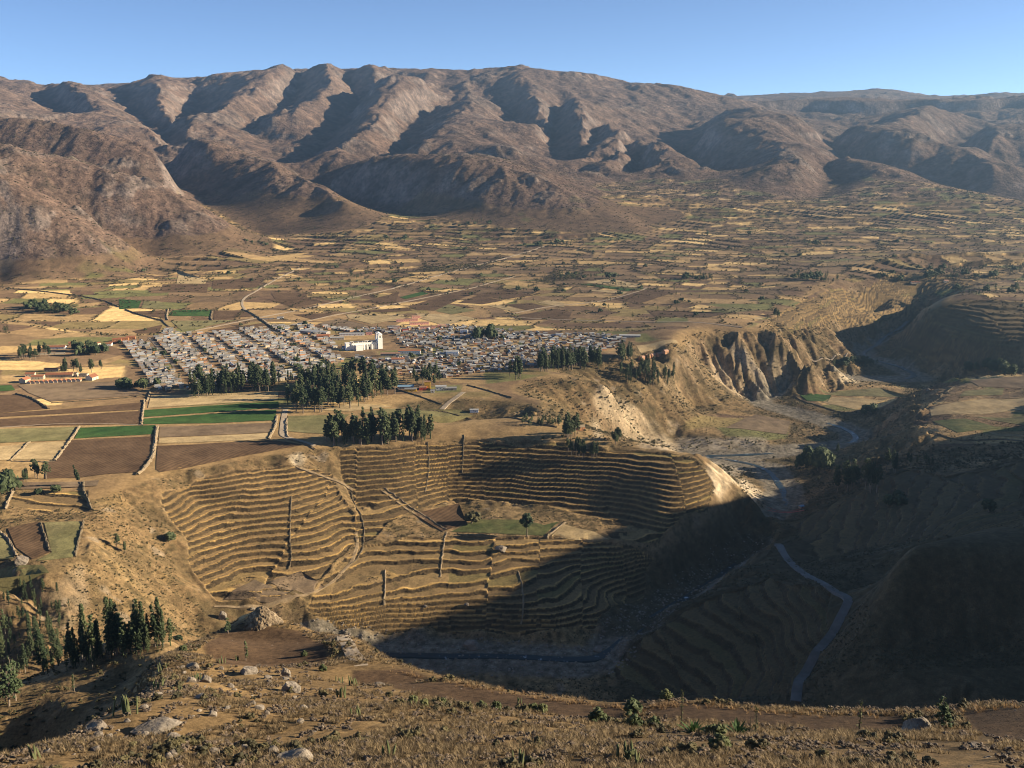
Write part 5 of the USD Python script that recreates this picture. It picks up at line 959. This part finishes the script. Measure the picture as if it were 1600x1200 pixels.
for i, (a, lab) in enumerate(zip(s_off[:5], ['first street of the town grid from the left', 'long straight street down from the pale road', 'third street of the town grid from the left', 'fourth street of the town grid from the left', 'fifth street of the town grid from the left'])):
    ts = np.arange(-10, 330, 6.0); p = sB[0] + e1 * ts[:, None] + e2 * a; ok = [leftP.buffer(12).contains(__import__('shapely').Point(*k)) for k in p]; p = p[ok]
    if len(p) > 3: v, q = ribbon(p, 6.5, .35, .5); tag(put('street', v, q, M_STREET), lab, kind='structure')
def building(name, px, py, w, d, h, g, rz, wallm, roofm, label, cat='house', kind='gable', nwin=3, extra=(), group=None):
    p = ground(np.array([[px, py]], float))[0]; x = UsdGeom.Xform.Define(stage, path(name)); x.AddTranslateOp().Set(Gf.Vec3d(*map(float, p))); x.AddRotateZOp().Set(float(rz))
    for nm, m, mt in list(house_parts(w, d, h, g, wallm, roofm, kind, nwin)) + list(extra): put(nm, *m, MW[mt], x)
    return tag(x, label, cat, group)
# the church: nave with buttresses, transept chapel, two bell towers at the right end
def tower(x, y):
    o = [('tower', join([BX(7.5, 7.5, 17, x, y, -1), BX(8.1, 8.1, .5, x, y, 16.02), BX(6.6, 6.6, 5.2, x, y, 16.54), BX(7.3, 7.3, .45, x, y, 21.76)]), 'oldw')]
    dm = trimesh.creation.icosphere(2, 2.9); dm.apply_scale((1, 1, .95)); dm = dm.slice_plane((0, 0, 0), (0, 0, 1)); dm.apply_translation((x, y, 22.22)); o.append(('dome', (np.array(dm.vertices), np.array(dm.faces)), 'oldw'))
    for s in (-1, 1): o += [('belfry_opening', BX(1.7, .12, 3.2, x, y + s * 3.33, 17.4), 'dark'), ('belfry_opening', BX(.12, 1.7, 3.2, x + s * 3.33, y, 17.4), 'dark')]
    for sx in (-1, 1):
        for sy in (-1, 1): o.append(('pinnacle', BX(.8, .8, 1.6, x + sx * 3.1, y + sy * 3.1, 22.22), 'oldw'))
    return o
cx = UsdGeom.Xform.Define(stage, path('church')); p = ground(np.array([[570., 546.]]))[0]; cx.AddTranslateOp().Set(Gf.Vec3d(float(p[0]), float(p[1] + 7), float(p[2] + .2))); cx.AddRotateZOp().Set(20.0); cx.AddScaleOp().Set(Gf.Vec3f(1.14, 1.14, 1.16))
parts = [('nave', WALLS(46, 13, 10.5, 1.2), 'oldw'), ('nave_roof', GAB(46, 13, 1.2, 10.55, .1, .25), 'thatch'), ('apse', join([BX(9, 11, 11.5, -27.4, 0, -1), BX(9.5, 11.5, .5, -27.4, 0, 10.52)]), 'oldw'), ('side_chapel', join([BX(11, 8, 9, -12, -10.4, -1), BX(11.5, 8.5, .5, -12, -10.5, 8.02)]), 'oldw'), ('facade', join([BX(1.8, 8, 14, 23.9, 0, -1), BX(1.8, 4, 2.4, 23.9, 0, 13.02)]), 'oldw'), ('portal', BX(.2, 3, 5.5, 24.85, 0, 0), 'wood'), ('parapet', join([BX(46, .5, 1.0, 0, -6.6, 10.5), BX(46, .5, 1.0, 0, 6.6, 10.5)]), 'oldw')]
for k in range(6): parts += [('buttress', BX(1.9, 2.4, 9.4, -20 + k * 7.4 + (2.2 if k == 2 else 0), -7.72, -1), 'oldw'), ('pinnacle', BX(.9, .9, 1.7, -20 + k * 7.4, -6.6, 11.51), 'oldw')]
for k in range(4): parts.append(('window', BX(1.3, .12, 2.4, -3 + k * 7.0, -6.53, 5.6), 'dark'))
parts += [('side_door', BX(2.4, .15, 4.0, 5.5, -6.55, 0), 'dark')] + tower(22.5, -6.2) + tower(22.5, 6.2)
tw = None
for nm, m, mt in parts:
    o = put(nm, *m, MW[mt], tw if tw is not None and nm in ('dome', 'belfry_opening', 'pinnacle') else cx)
    if nm == 'tower': tw = o
tag(cx, 'large white colonial church with buttressed nave and two bell towers', 'church')
# singled-out buildings
building('town_hall', 505, 529, 24, 12, 7, 2, 8, 'orange', 'tile', 'orange two storey building with red roof left of the church', nwin=6); building('long_house', 527, 531, 26, 8, 5, 1.5, 8, 'cream', 'tinw', 'cream building between the orange building and the church', nwin=6); building('long_shed', 492, 521, 62, 16, 5, 2, -22, 'block', 'tinw', 'long pale roofed hall behind the orange building', 'hall', nwin=6); building('long_shed', 550, 524, 48, 9, 4, 1.6, 6, 'white', 'tinw', 'long white low building behind the church', 'hall', nwin=8); building('pink_house', 577, 523, 12, 9, 7, 1.5, 8, 'pink', 'tin', 'pink house just behind the church towers', nwin=3)
building('churchyard_wall', 545, 545, 24, 9, 4.2, 1.2, 4, 'white', 'tin', 'low white house at the left end of the church', nwin=3); building('white_house', 640, 553, 40, 9, 6.5, 1.6, 2, 'white', 'tile', 'long white house in front right of the church', nwin=8); building('long_house', 610, 556, 34, 9, 5, 1.5, 4, 'block', 'rust', 'dark roofed long house below the church', nwin=7); building('white_house', 622, 566, 22, 11, 6.5, 2, 6, 'white', 'tile', 'white house with a red tile roof below the church', nwin=4)
building('white_house', 707, 555, 22, 10, 7.5, 1.2, 0, 'white', 'tinw', 'bright white two storey house in the middle of the town', nwin=4); building('white_house', 725, 520, 15, 10, 6.5, 1.2, 0, 'white', 'tinw', 'white house at the back edge of the town', nwin=3); building('white_house', 873, 526, 11, 9, 6, 1.2, 0, 'white', 'tin', 'white house alone at the right end of the town', nwin=2); building('yellow_house', 751, 575, 14, 8, 6.2, .8, 2, 'yellow', 'tin', 'small bright yellow house at the lower edge of the town', kind='flat', nwin=2)
building('yellow_house', 642, 611, 18, 9, 4, 1.2, 4, 'yellow', 'tin', 'low yellow house in the row below the town'); building('blue_roofed_house', 634, 607, 24, 11, 4, 1.6, 4, 'block', 'blue', 'blue roofed shed left of the yellow house', 'shed'); building('red_house', 661, 609, 11, 8, 4.5, 1, 4, 'red', 'rust', 'low red house beside the tall yellow house', kind='flat', nwin=2); building('yellow_house', 668, 607, 9, 8, 11, .8, 4, 'yellow', 'rust', 'tall yellow tower like house beside the low red house', kind='flat', nwin=2); building('white_house', 689, 609, 16, 9, 6, 1.4, 4, 'white', 'tinw', 'white gabled house right of the tall yellow house', nwin=3); building('white_house', 676, 613, 6, 5, 3.5, .8, 4, 'white', 'tin', 'tiny white hut in front of the tall yellow house', 'hut', nwin=1); building('dark_shed', 704, 609, 18, 9, 3.6, 1.2, 4, 'block', 'tin', 'dark shed at the right end of the yellow house row', 'shed', nwin=2); building('white_hut', 741, 643, 12, 6, 3.2, 1, 0, 'white', 'tinw', 'white hut on the slope below the town', 'hut', nwin=1)
for k, (px, py, w, lab) in enumerate([(636,502,46,'longest pink school block with rows of windows'), (655,507,40,'pink school block in front of the longest one'), (668,513,34,'pink school block nearest to the town'), (615,513,24,'pinkish house left of the school'), (618,518,20,'pale pink house at the left of the school front'), (650,497,18,'pink school house at the back'), (690,511,18,'pink house at the right end of the school'), (632,517,9,'dark red house in front of the school')]): building('school_building', px, py, w, 8, 4.6, 1.4, 12, 'red' if k == 7 else 'pink', 'tin' if k in (3, 7) else 'rust', lab, 'school' if k < 3 or k == 5 else 'house', nwin=max(2, w // 5))
building('hotel_hall', 94, 589, 42, 10, 5, 2.6, 3, 'cream', 'tile', 'long hotel hall with a red tile roof', 'hotel', nwin=9); building('hotel_wing', 116, 588, 11, 8, 6, .8, 3, 'cream', 'thatch', 'flat roofed cream hotel wing right of the long hall', 'hotel', 'flat', 2); building('hotel_wing', 131, 589, 13, 8, 5.5, .8, 3, 'cream', 'thatch', 'cream hotel wing behind the gabled end house', 'hotel', 'flat', 3); building('gabled_house', 144, 593, 15, 12, 5, 4, 75, 'cream', 'tile', 'orange gabled house at the right end of the hotel', nwin=2); building('gabled_house', 39, 597, 13, 11, 5, 3, 80, 'cream', 'tile', 'orange gabled house at the left end of the hotel', nwin=2); building('hotel_wing', 60, 592, 18, 10, 5, 2, 10, 'cream', 'tile', 'cream hotel house behind the bungalow row', 'hotel', nwin=4); building('hotel_wing', 48, 588, 14, 9, 5, 2, 10, 'cream', 'tile', 'cream hotel house at the far left of the hotel', 'hotel', nwin=3); building('hotel_wing', 80, 580, 20, 8, 4, 1.6, 3, 'cream', 'tile', 'pinkish annex behind the long hotel hall', 'hotel', nwin=4)
bung = [(46 + 7.1 * k, 599.5 - .36 * k) for k in range(12)]
for k, (px, py) in enumerate(bung): building('bungalow', px, py, 6, 6, 2.8, 2.2, 88, 'cream', 'tile', 'small cream bungalow with orange gabled roof in the hotel row', 'bungalow', nwin=1, group='bungalows in the hotel row')
building('walled_house', 88, 545, 34, 9, 4.2, 2.2, 4, 'white', 'tile', 'long house with an orange roof among the left trees', nwin=6); building('compound_wall', 80, 554, 46, 1, 3, .4, 12, 'cream', 'cream', 'cream compound wall in front of the long orange roofed house', 'wall', 'flat', 0); building('small_house', 112, 540, 9, 8, 6, 1.5, 10, 'brick', 'tile', 'narrow brick house right of the long orange roofed house', nwin=2); building('small_house', 152, 540, 10, 8, 5, 1.5, 60, 'cream', 'tile', 'cream house between trees left of the orange lodge', nwin=2); building('small_house', 170, 540, 12, 9, 4.5, 1.5, 10, 'white', 'tile', 'white house just below the orange lodge', nwin=2)
for k, (px, py, w, lab) in enumerate([(183,533,16,'orange lodge house at the left of its row'), (193,532,18,'orange lodge house in the middle of its row'), (205,530,16,'orange lodge house at the right of its row'), (190,536,44,'low orange wall house in front of the lodge row')]): building('lodge', px, py, w, 8, 5 if k < 3 else 2.5, 1.5, 14, 'orange', 'tile', lab, 'lodge', nwin=3)
for k, (px, py, lab) in enumerate([(1003,562,'first brick lodge from the left, half behind the trees'), (1012,559,'second brick lodge from the left with a steep roof'), (1020,558,'small brick lodge in the middle of the row'), (1030,556,'largest brick lodge on the brow'), (1040,552,'brick lodge at the right end of the row')]): building('brick_lodge', px, py, 9 if k != 3 else 12, 7, 5, 2, 35, 'brick', 'rust', lab, 'lodge', nwin=2)
building('brown_house', 906, 672, 11, 8, 5, 2, 20, 'orange', 'thatch', 'small ochre house on the rim beside tall trees', nwin=2); building('blue_roofed_house', 1252, 793, 6, 5, 2.6, 1, 20, 'block', 'blue', 'tiny hut with a pale blue roof at the bridge', 'hut', nwin=1)
building('farm_house', 1430, 443, 26, 9, 4.5, 1.6, 6, 'cream', 'tile', 'far pinkish farmhouse among the trees at upper right', nwin=3); building('farm_house', 1478, 441, 12, 8, 5, 2, 6, 'cream', 'rust', 'small far house right of the pinkish farmhouse', nwin=2)
building('roadside_house', 438, 498, 14, 8, 4, 1.2, 10, 'white', 'tin', 'white house beside the road corner behind the town', nwin=3); building('roadside_house', 417, 499, 30, 1, 2.6, .3, 10, 'block', 'block', 'grey yard wall by the road corner behind the town', 'wall', 'flat', 0); building('roadside_house', 984, 526, 40, 12, 3.5, 1, -5, 'block', 'tinw', 'pale roofed works sheds at the right end of the town', 'shed', nwin=3)
# footbridge across the gorge narrows
a3, b3 = pz(1200, 797, -66), pz(1256, 797, -72); t = np.linspace(0, 1, 15); br = a3 + (b3 - a3) * t[:, None]; br[:, 2] -= 3.0 * np.sin(math.pi * t)
bx = tag(UsdGeom.Xform.Define(stage, path('footbridge')), 'thin red footbridge slung across the dark gorge narrows', 'bridge'); dr = (b3 - a3)[:2] / np.linalg.norm((b3 - a3)[:2]); nr = np.array([-dr[1], dr[0], 0])
deck = np.vstack([br + nr * .8, br - nr * .8, br - nr * .8 - [0, 0, .25], br + nr * .8 - [0, 0, .25]]); k = 15; f = []
for s, e in ((0, 1), (1, 2), (2, 3), (3, 0)):
    for i in range(14): f += [[s * k + i, e * k + i, e * k + i + 1], [s * k + i, e * k + i + 1, s * k + i + 1]]
put('deck', deck, np.array(f), MW['red'], bx)
for s in (-1, 1): cab = br + nr * .8 * s + np.c_[np.zeros((15, 2)), 1.2 + 2.2 * (2 * t - 1) ** 2]; put('cable', *tube(cab, np.full(15, .12), 5), MW['red'], bx)
# ------------------------------------------------------------------ rocks
def boulder(rg, flat=.75, sub=2):
    m = trimesh.creation.icosphere(sub); v = np.array(m.vertices); d = v.copy()
    for k in range(9):                                     # flattened by cleavage planes
        n_ = rg.normal(0, 1, 3); n_ /= np.linalg.norm(n_); o = rg.uniform(.42, .8); s = d @ n_; d -= np.outer(np.maximum(s - o, 0) * .9, n_)
    o3 = rg.uniform(0, 50, 3); d *= 1 + .42 * (meshkit.fbm(v * 1.5 + o3, 3)[:, None] - .5) + .16 * (np.abs(meshkit.fbm(v * 4.5 + o3, 3)[:, None] * 2 - 1) - .3); d[:, 2] *= flat
    return d, np.array(m.faces)
RR = np.random.RandomState(33)
BLD = [boulder(RR, f, 3) for f in (.6, .75, .9, .55, 1.0, .7, .8)]
def rock(px, py, w, label, hfac=None, k=None, group=None, cat='rock', name='boulder', depth=None, sink=.3):
    """A boulder w survey pixels wide with its foot at that pixel."""
    p = ground(np.array([[px, py]], float))[0]; dist = math.hypot(p[0], p[1], p[2] - ZC); r = .5 * w / FPX * dist * .95
    v, f = BLD[RR.randint(len(BLD)) if k is None else k]; a = RR.uniform(0, 6.28); s = np.array([1, depth or RR.uniform(.75, 1.1), hfac or RR.uniform(.7, 1.1)]) * r
    q = (v * [math.cos(a) * .12 + 1, 1, 1]) * s; m = put(name, q, f, M_ROCK); m.AddTranslateOp().Set(Gf.Vec3d(float(p[0]), float(p[1]), float(p[2] + s[2] * .75 * (1 - sink) * .6))); m.AddRotateZOp().Set(float(RR.uniform(-25, 25)))
    return tag(m, label, cat, group)
rock(240, 1142, 92, 'long pale rock slab in the foreground above the dark hollow', .42, 3, depth=.6); rock(148, 1140, 34, 'rounded pale boulder at the edge of the dark hollow', .8); rock(76, 1176, 17, 'small white boulder at the lower left beside a cactus', .8)
rock(460, 1192, 52, 'big rounded grey boulder at the bottom edge left of centre', .9, 1); rock(456, 1080, 34, 'large grey boulder right of the cactus rocks', .95, 2); rock(446, 1056, 18, 'upright pointed rock above the large grey boulder', 1.4, 4); rock(418, 1060, 14, 'angular rock left of the upright pointed rock', .9); rock(298, 1066, 16, 'squarish pale rock beside the candle cacti', 1.1, 4); rock(322, 1066, 20, 'tall broken rock right of the candle cacti', 1.2, 4)
rock(265, 1082, 12, 'tilted flat rock below the candle cacti', .8); rock(312, 1090, 20, 'grey rock group member under the broken rock', .9); rock(300, 1044, 22, 'jagged reddish rock on the spur above the cacti', .9); rock(388, 1052, 26, 'rock outcrop just below the thin young tree', .9); rock(332, 1118, 17, 'pale upright slab in the grass of the spur', 1.1, 4); rock(396, 1100, 15, 'tilted brownish slab in the golden grass', .9)
rock(385, 1172, 26, 'low pinkish rock in the grass near the bottom', .6); rock(268, 1152, 22, 'pale broken rock below the long slab', .7); rock(152, 1172, 20, 'small rock in the grass below the rounded pale boulder', .7); rock(360, 1136, 12, 'small pale stone right of the long slab', .8); rock(590, 1072, 24, 'flat pale boulder at the corner of the dark field', .5); rock(513, 1078, 13, 'small flat boulder left of the dark field corner', .6); rock(573, 1178, 16, 'dark rock in the golden grass at bottom centre', .7)
rock(524, 1128, 12, 'small dark stone in the golden grass', .7); rock(507, 1126, 7, 'tiny white stone in the golden grass', .8); rock(1428, 1145, 46, 'big dark boulder leaning beside the green leafy tree', 1.0, 4); rock(1525, 1168, 26, 'dark mound like rock in the grass at lower right', .6); rock(1541, 1184, 9, 'small dark stone at the lower right', .9)
rock(34, 880, 24, 'rounded grey boulder on the left field corner', .95, 2); rock(348, 966, 14, 'white pointed standing stone on the bare plot', 1.5, 4); rock(736, 1012, 26, 'big pale boulder lying in the river bed', .95, 1); rock(934, 1016, 22, 'flat boulder in the shaded river bed', .6); rock(395, 952, 8, 'small stone block beside the pinnacle rock', .9); rock(664, 948, 7, 'white block on the lower terraces', 1.2); rock(730, 946, 9, 'pale block at the shade line on the lower terraces', 1.1)
rock(1450, 610, 7, 'pale block on the right bank wall', .9); rock(785, 860, 22, 'brushy rock knob among the lower terraces', .8)
# pinnacle at the end of the spur
p = ground(np.array([[410., 972.]]))[0]; m = trimesh.creation.icosphere(4); v = np.array(m.vertices)
v = v * (1 + .6 * (meshkit.fbm(v * 1.6 + 7, 4)[:, None] - .5) + .25 * (np.abs(meshkit.fbm(v * 5 + 3, 3)[:, None] * 2 - 1) - .25)); v[:, :2] *= (1.1 - .38 * v[:, 2:3]); v *= [4.8, 4.6, 4.6]
tag(put('pinnacle_rock', v + p, np.array(m.faces), ground_mat('warm_rock', .4, 2.0, .4, .2, 1.5, attr=False, col=(.12, .088, .055), col2=(.21, .16, .105))), 'rugged pale pinnacle of rock at the end of the foreground spur', 'rock')
# many smaller stones on the spur
SP = Polygon([(120,1170),(230,1085),(300,1030),(380,1045),(480,1050),(560,1090),(470,1190),(200,1198)]); q = []
while len(q) < 150:
    c = RR.uniform([120, 1030], [560, 1198])
    if contains_xy(SP, *c): q.append(c)
pp = ground(np.array(q)); SM = [boulder(RR, .7, 1) for _ in range(6)]
for k, c in enumerate(pp[:70]):
    v, f = SM[k % 6]; s = .25 + .75 * RR.rand() ** 2; m = put('small_rock', v * s, f, M_ROCK); m.AddTranslateOp().Set(Gf.Vec3d(float(c[0]), float(c[1]), float(c[2] + .3 * s + .1))); m.AddRotateZOp().Set(float(RR.uniform(0, 360))); tag(m, 'small pale stone strewn over the rocky left part of the spur', 'rock', 'small stones strewn over the spur')
# gravel and cobbles of the river
sc_ = scatter(vis & (RDIST < 30) & (Y > 760) & (Y < 2100), 9000); instancer('river_cobbles', SM, sc_, .35 + 1.5 * RR.rand(len(sc_)) ** 4, M_ROCK, 'grey cobbles and boulders strewn over the river bed', 1.1)
sc_ = scatter(vis & (Y > 60) & (Y < 290), 1500); instancer('loose_stones', SM, sc_, .06 + .3 * RR.rand(len(sc_)) ** 3, M_ROCK, 'small loose stones in the foreground grass', 1.1)
# ------------------------------------------------------------------ grass and shrubs of the near hillside
def tuft(rg, n_=22, h=.55):
    v, f = [], []
    for k in range(n_):
        a, r0, ln = rg.uniform(0, 6.28), rg.uniform(0, .16), h * rg.uniform(.5, 1.1); b_ = np.array([math.cos(a) * r0, math.sin(a) * r0, 0]); o = np.array([math.cos(a), math.sin(a), 0]) * ln * rg.uniform(.25, .9); s = np.array([-math.sin(a), math.cos(a), 0]) * .022; i = len(v)
        v += [b_ - s, b_ + s, b_ + o * .45 + [0, 0, ln * .7] - s * .7, b_ + o * .45 + [0, 0, ln * .7] + s * .7, b_ + o + [0, 0, ln * .95]]; f += [[i, i + 1, i + 3], [i, i + 3, i + 2], [i + 2, i + 3, i + 4]]
    return np.array(v), np.array(f)
M_GRASS = leafy('dry_grass_blades', (.11, .08, .044), (.245, .178, .095), .35); M_GRAY = leafy('grey_shrub', (.075, .058, .042), (.17, .125, .085), .15); M_GSH = leafy('green_shrub', (.045, .062, .024), (.12, .125, .05), .25)
fgv = vis & (Y > 62) & (Y < 290)
infield = np.zeros(H.shape, bool)
for P in FGF: infield |= inside(P, X, Y)
pg = scatter(fgv & ~infield & (N(X, Y, 7, 3, 211) + .5 * N(X, Y, 24, 2, 213) > -.02), 32000); instancer('dry_grass', [tuft(RR) for _ in range(5)], pg, RR.uniform(.55, 1.6, len(pg)), M_GRASS, 'dry golden bunch grass covering the near hillside', 1.25)
pq = scatter(fgv & ~infield & (N(X, Y, 6, 3, 212) > -.05), 12000); instancer('low_shrubs', [bush(RR, 8)[1] for _ in range(4)], pq, RR.uniform(.25, .85, len(pq)), M_GRAY, 'low grey brown shrubs speckled over the near hillside', 1.5)
pc = scatter(infield & (Y < 290), 9000); instancer('soil_clods', SM, pc, RR.uniform(.06, .2, len(pc)), ground_mat('clod_soil', 2, 9, .3, attr=False, col=(.06, .042, .03)), 'clods and dry stalks on the ploughed foreground fields', 1.2)
pb = scatter(fgv & ~infield & (N(X, Y, 9, 3, 214) > .2), 900); instancer('brushwood', [bush(RR, 16)[1] for _ in range(4)], pb, RR.uniform(.5, 1.5, len(pb)), leafy('brush_leaves', (.05, .045, .024), (.12, .10, .045)), 'clumps of darker brush among the dry grass', 1.3)
hs_ = scatter(vis & (Y > 290) & (Y < 560), 5000); instancer('hollow_scrub', [bush(RR, 9)[1] for _ in range(3)], hs_, RR.uniform(.6, 1.8, len(hs_)), M_BUSH, 'dark scrub on the slopes of the hollow', 1.3)
# golden tall grass along the far lip of the foreground fields
lip_px = np.vstack([np.c_[np.linspace(a[0], b_[0], 45), np.linspace(a[1], b_[1], 45)] for a, b_ in zip([(610,1046),(740,1070),(860,1090),(1000,1108),(1060,1098),(1240,1114),(1440,1114)], [(740,1070),(860,1090),(975,1105),(1060,1098),(1240,1114),(1440,1114),(1600,1102)])])
lp = ground(lip_px + RR.normal(0, 1, lip_px.shape) * [6, 2.2] + [0, 3]); lp = lp[lp[:, 1] < 300]; instancer('field_edge_grass', [tuft(RR, 26, .9) for _ in range(3)], lp, RR.uniform(.4, 1.3, len(lp)), leafy('rust_grass', (.15, .09, .045), (.28, .18, .085), .3), 'tall rusty grass along the far edge of the foreground fields', 1.2)
# shrubs that stand out along the near edge of the fields
CLS_S = stage.CreateClassPrim('/World/kind_of_edge_shrub'); CLS_S.SetTypeName('Xform'); tm, cm = bush(RR, 40); put('stem', *tm, M_BARK, CLS_S); put('foliage', *cm, M_GSH, CLS_S); CLS['edge_shrub'] = (str(CLS_S.GetPath()), 'field_shrub')
for px, py, h, lab in [(646,1100,1.9,'pale shrub at the left start of the field edge row'),(662,1104,1.7,'second shrub of the field edge row from the left'),(690,1100,1.5,'small shrub in the furrow edge left of the pair'),(752,1108,1.8,'shrub in the middle of the field edge row'),(776,1110,2.0,'broad shrub right of the middle of the field edge row'),(832,1112,2.0,'left one of two shrubs before the dark strip field'),(848,1114,2.1,'right one of two shrubs before the dark strip field'),(935,1130,3.0,'large bushy olive shrub at the end of the strip field'),(990,1138,2.6,'shrub under the small dark tree'),(1020,1138,2.2,'shrub right of the small dark tree'),(1040,1094,2.4,'round shrub on the far lip of the right field'),(1110,1150,2.0,'dull shrub between the two rosette plants'),(1125,1152,2.2,'dull shrub just left of the right rosette plant'),(475,1025,1.8,'green shrub at the right end of the dark spur field'),(505,1048,1.9,'bright green shrub below the dark spur field'),(286,1018,2.2,'olive shrub below the eucalyptus row'),(1125,1172,2.2,'lone shrub in the grass at lower right'),(985,1190,1.6,'pale shrub near the bottom edge')]: one('edge_shrub', px, py, h, lab, 'shrub', wide=1.1)
def rosette(rg):
    v, f = [], []
    for k in range(44):
        a, el, ln = rg.uniform(0, 6.28), rg.uniform(.35, 1.45), rg.uniform(.7, 1.1); d = np.array([math.cos(a) * math.cos(el), math.sin(a) * math.cos(el), math.sin(el)]); s = np.array([-math.sin(a), math.cos(a), 0]) * .05; i = len(v)
        v += [d * .05 - s, d * .05 + s, d * ln * .5 - s * 1.2, d * ln * .5 + s * 1.2, d * ln - [0, 0, .12]]; f += [[i, i + 1, i + 3], [i, i + 3, i + 2], [i + 2, i + 3, i + 4]]
    return np.array(v), np.array(f)
M_ROS = leafy('rosette_leaves', (.03, .065, .02), (.07, .12, .035), .2)
for px, py, h, lab in [(1083,1146,2.9,'green rosette plant with spiky leaves beside the pole'), (1152,1148,3.1,'darker green rosette plant with spiky leaves right of the pole')]:
    p = ground(np.array([[px, py]], float))[0]; x = UsdGeom.Xform.Define(stage, path('rosette_plant')); x.AddTranslateOp().Set(Gf.Vec3d(*map(float, p))); x.AddScaleOp().Set(Gf.Vec3f(h, h, h * .8)); put('leaf_rosette', *rosette(RR), M_ROS, x); put('stem', *tube([[0, 0, -.1], [0, 0, .12]], [.09, .07]), M_BARK, x); tag(x, lab, 'plant')
# candle cacti
M_CAC = ground_mat('cactus_skin', 4, 20, .25, attr=False, col=(.085, .10, .045), col2=(.12, .125, .06))
def stemc(x, y, h, r, lean=0):
    z = np.linspace(-.2, 1, 7); ang = np.arange(8) * 6.2832 / 8; rr = r * np.array([1, 1, 1, 1, 1, .9, .25]); v = np.stack([np.stack([x + lean * zz * h * .2 + rr[i] * np.cos(ang) * (1 - .18 * (np.arange(8) % 2)), y + rr[i] * np.sin(ang) * (1 - .18 * (np.arange(8) % 2)), np.full(8, zz * h)], 1) for i, zz in enumerate(z)]).reshape(-1, 3)
    i, j = np.meshgrid(np.arange(6), np.arange(8), indexing='ij'); q = np.stack([i * 8 + j, i * 8 + (j + 1) % 8, (i + 1) * 8 + (j + 1) % 8, (i + 1) * 8 + j], -1).reshape(-1, 4); return v, np.vstack([q[:, [0, 1, 2]], q[:, [0, 2, 3]], [[48, 48 + k, 49 + k] for k in range(1, 7)]])
for px, py, n_, h, lab in [(194,1118,11,3.0,'tall clump of candle cacti beside the long rock slab'),(308,1064,9,1.8,'dense clump of candle cacti between the broken rocks'),(345,1036,7,1.9,'dark clump of cacti on the spur above the rocks'),(370,1032,5,1.8,'small dark cactus clump left of the thin young tree'),(250,1074,7,1.9,'cactus clump left of the candle cactus rocks'),(252,1048,6,1.9,'cactus clump higher on the spur edge'),(282,1080,5,1.4,'low cactus clump by the tilted flat rock'),(534,1090,6,2.6,'cactus clump at the left end of the field edge'),(553,1072,7,2.4,'dark cactus clump beside the flat pale boulder'),(556,1118,6,2.0,'grey cactus clump in the golden grass'),(604,1186,3,2.2,'thin cactus at the bottom edge'),(646,1102,3,2.0,'cactus stems beside the first field edge shrub'),(815,1198,6,2.2,'dark cactus clump at the bottom centre edge'),(984,1186,6,2.4,'cactus clump near the bottom right of centre'),(1000,1198,4,2.0,'small cactus clump at the bottom edge right of centre'),(106,1148,2,3.4,'single thin cactus stem at the hollow edge'),(58,1186,4,1.8,'small cactus clump at the lower left corner'),(532,1066,4,1.9,'few cactus stems above the field edge'),(812,1098,4,1.6,'cactus stems in the strip field edge')]:
    p = ground(np.array([[px, py]], float))[0]; x = UsdGeom.Xform.Define(stage, path('candle_cactus')); x.AddTranslateOp().Set(Gf.Vec3d(*map(float, p)))
    for k in range(n_): put('cactus_stem', *stemc(RR.normal(0, .16 + .05 * n_), RR.normal(0, .12 + .03 * n_), h * RR.uniform(.55, 1.05), .11 + .02 * h * .5, RR.normal(0, .6)), M_CAC, x)
    tag(x, lab, 'cactus')
# bare flower stalks / poles
M_POLE = ground_mat('dead_stalk', 3, 12, .2, attr=False, col=(.06, .05, .035))
for px, py, h, lab, tuftd in [(1064,1137,6.0,'tall dark pole like stalk standing at the right field',1), (1342,1145,5.2,'thin leafy stalk in front of the right field',1), (1171,1148,2.8,'dark stump post right of the darker rosette plant',0), (1180,1148,4.2,'thin dry stalk beside the stump post',1)]:
    p = ground(np.array([[px, py]], float))[0]; x = UsdGeom.Xform.Define(stage, path('dry_stalk')); x.AddTranslateOp().Set(Gf.Vec3d(*map(float, p))); put('stalk', *tube([[0, 0, -.2], [.05, 0, h * .5], [0, .05, h]], [.11, .08, .03]), M_POLE, x)
    if tuftd:
        ls = [leaves(np.array([0, 0, h * z]), .22, 7, .09, RR) for z in np.linspace(.25, 1, 9)]; put('leaf_tuft', *join(ls), M_GSH, x)
    tag(x, lab, 'plant')
# ------------------------------------------------------------------ air
hz = usdkit.material(stage, LK + 'haze_look', {'v': ('principled_volume', {'color': (.42, .68, 1.0), 'density': 1.7e-5, 'anisotropy': .35})}, [], volume='v.volume')
b = trimesh.creation.box((44000, 24000, 1900)); b.apply_translation((0, 10000, 1900 / 2 - 126))
tag(usdkit.mesh(stage, '/World/haze', b, hz), 'thin blue haze filling the valley air', kind='stuff')
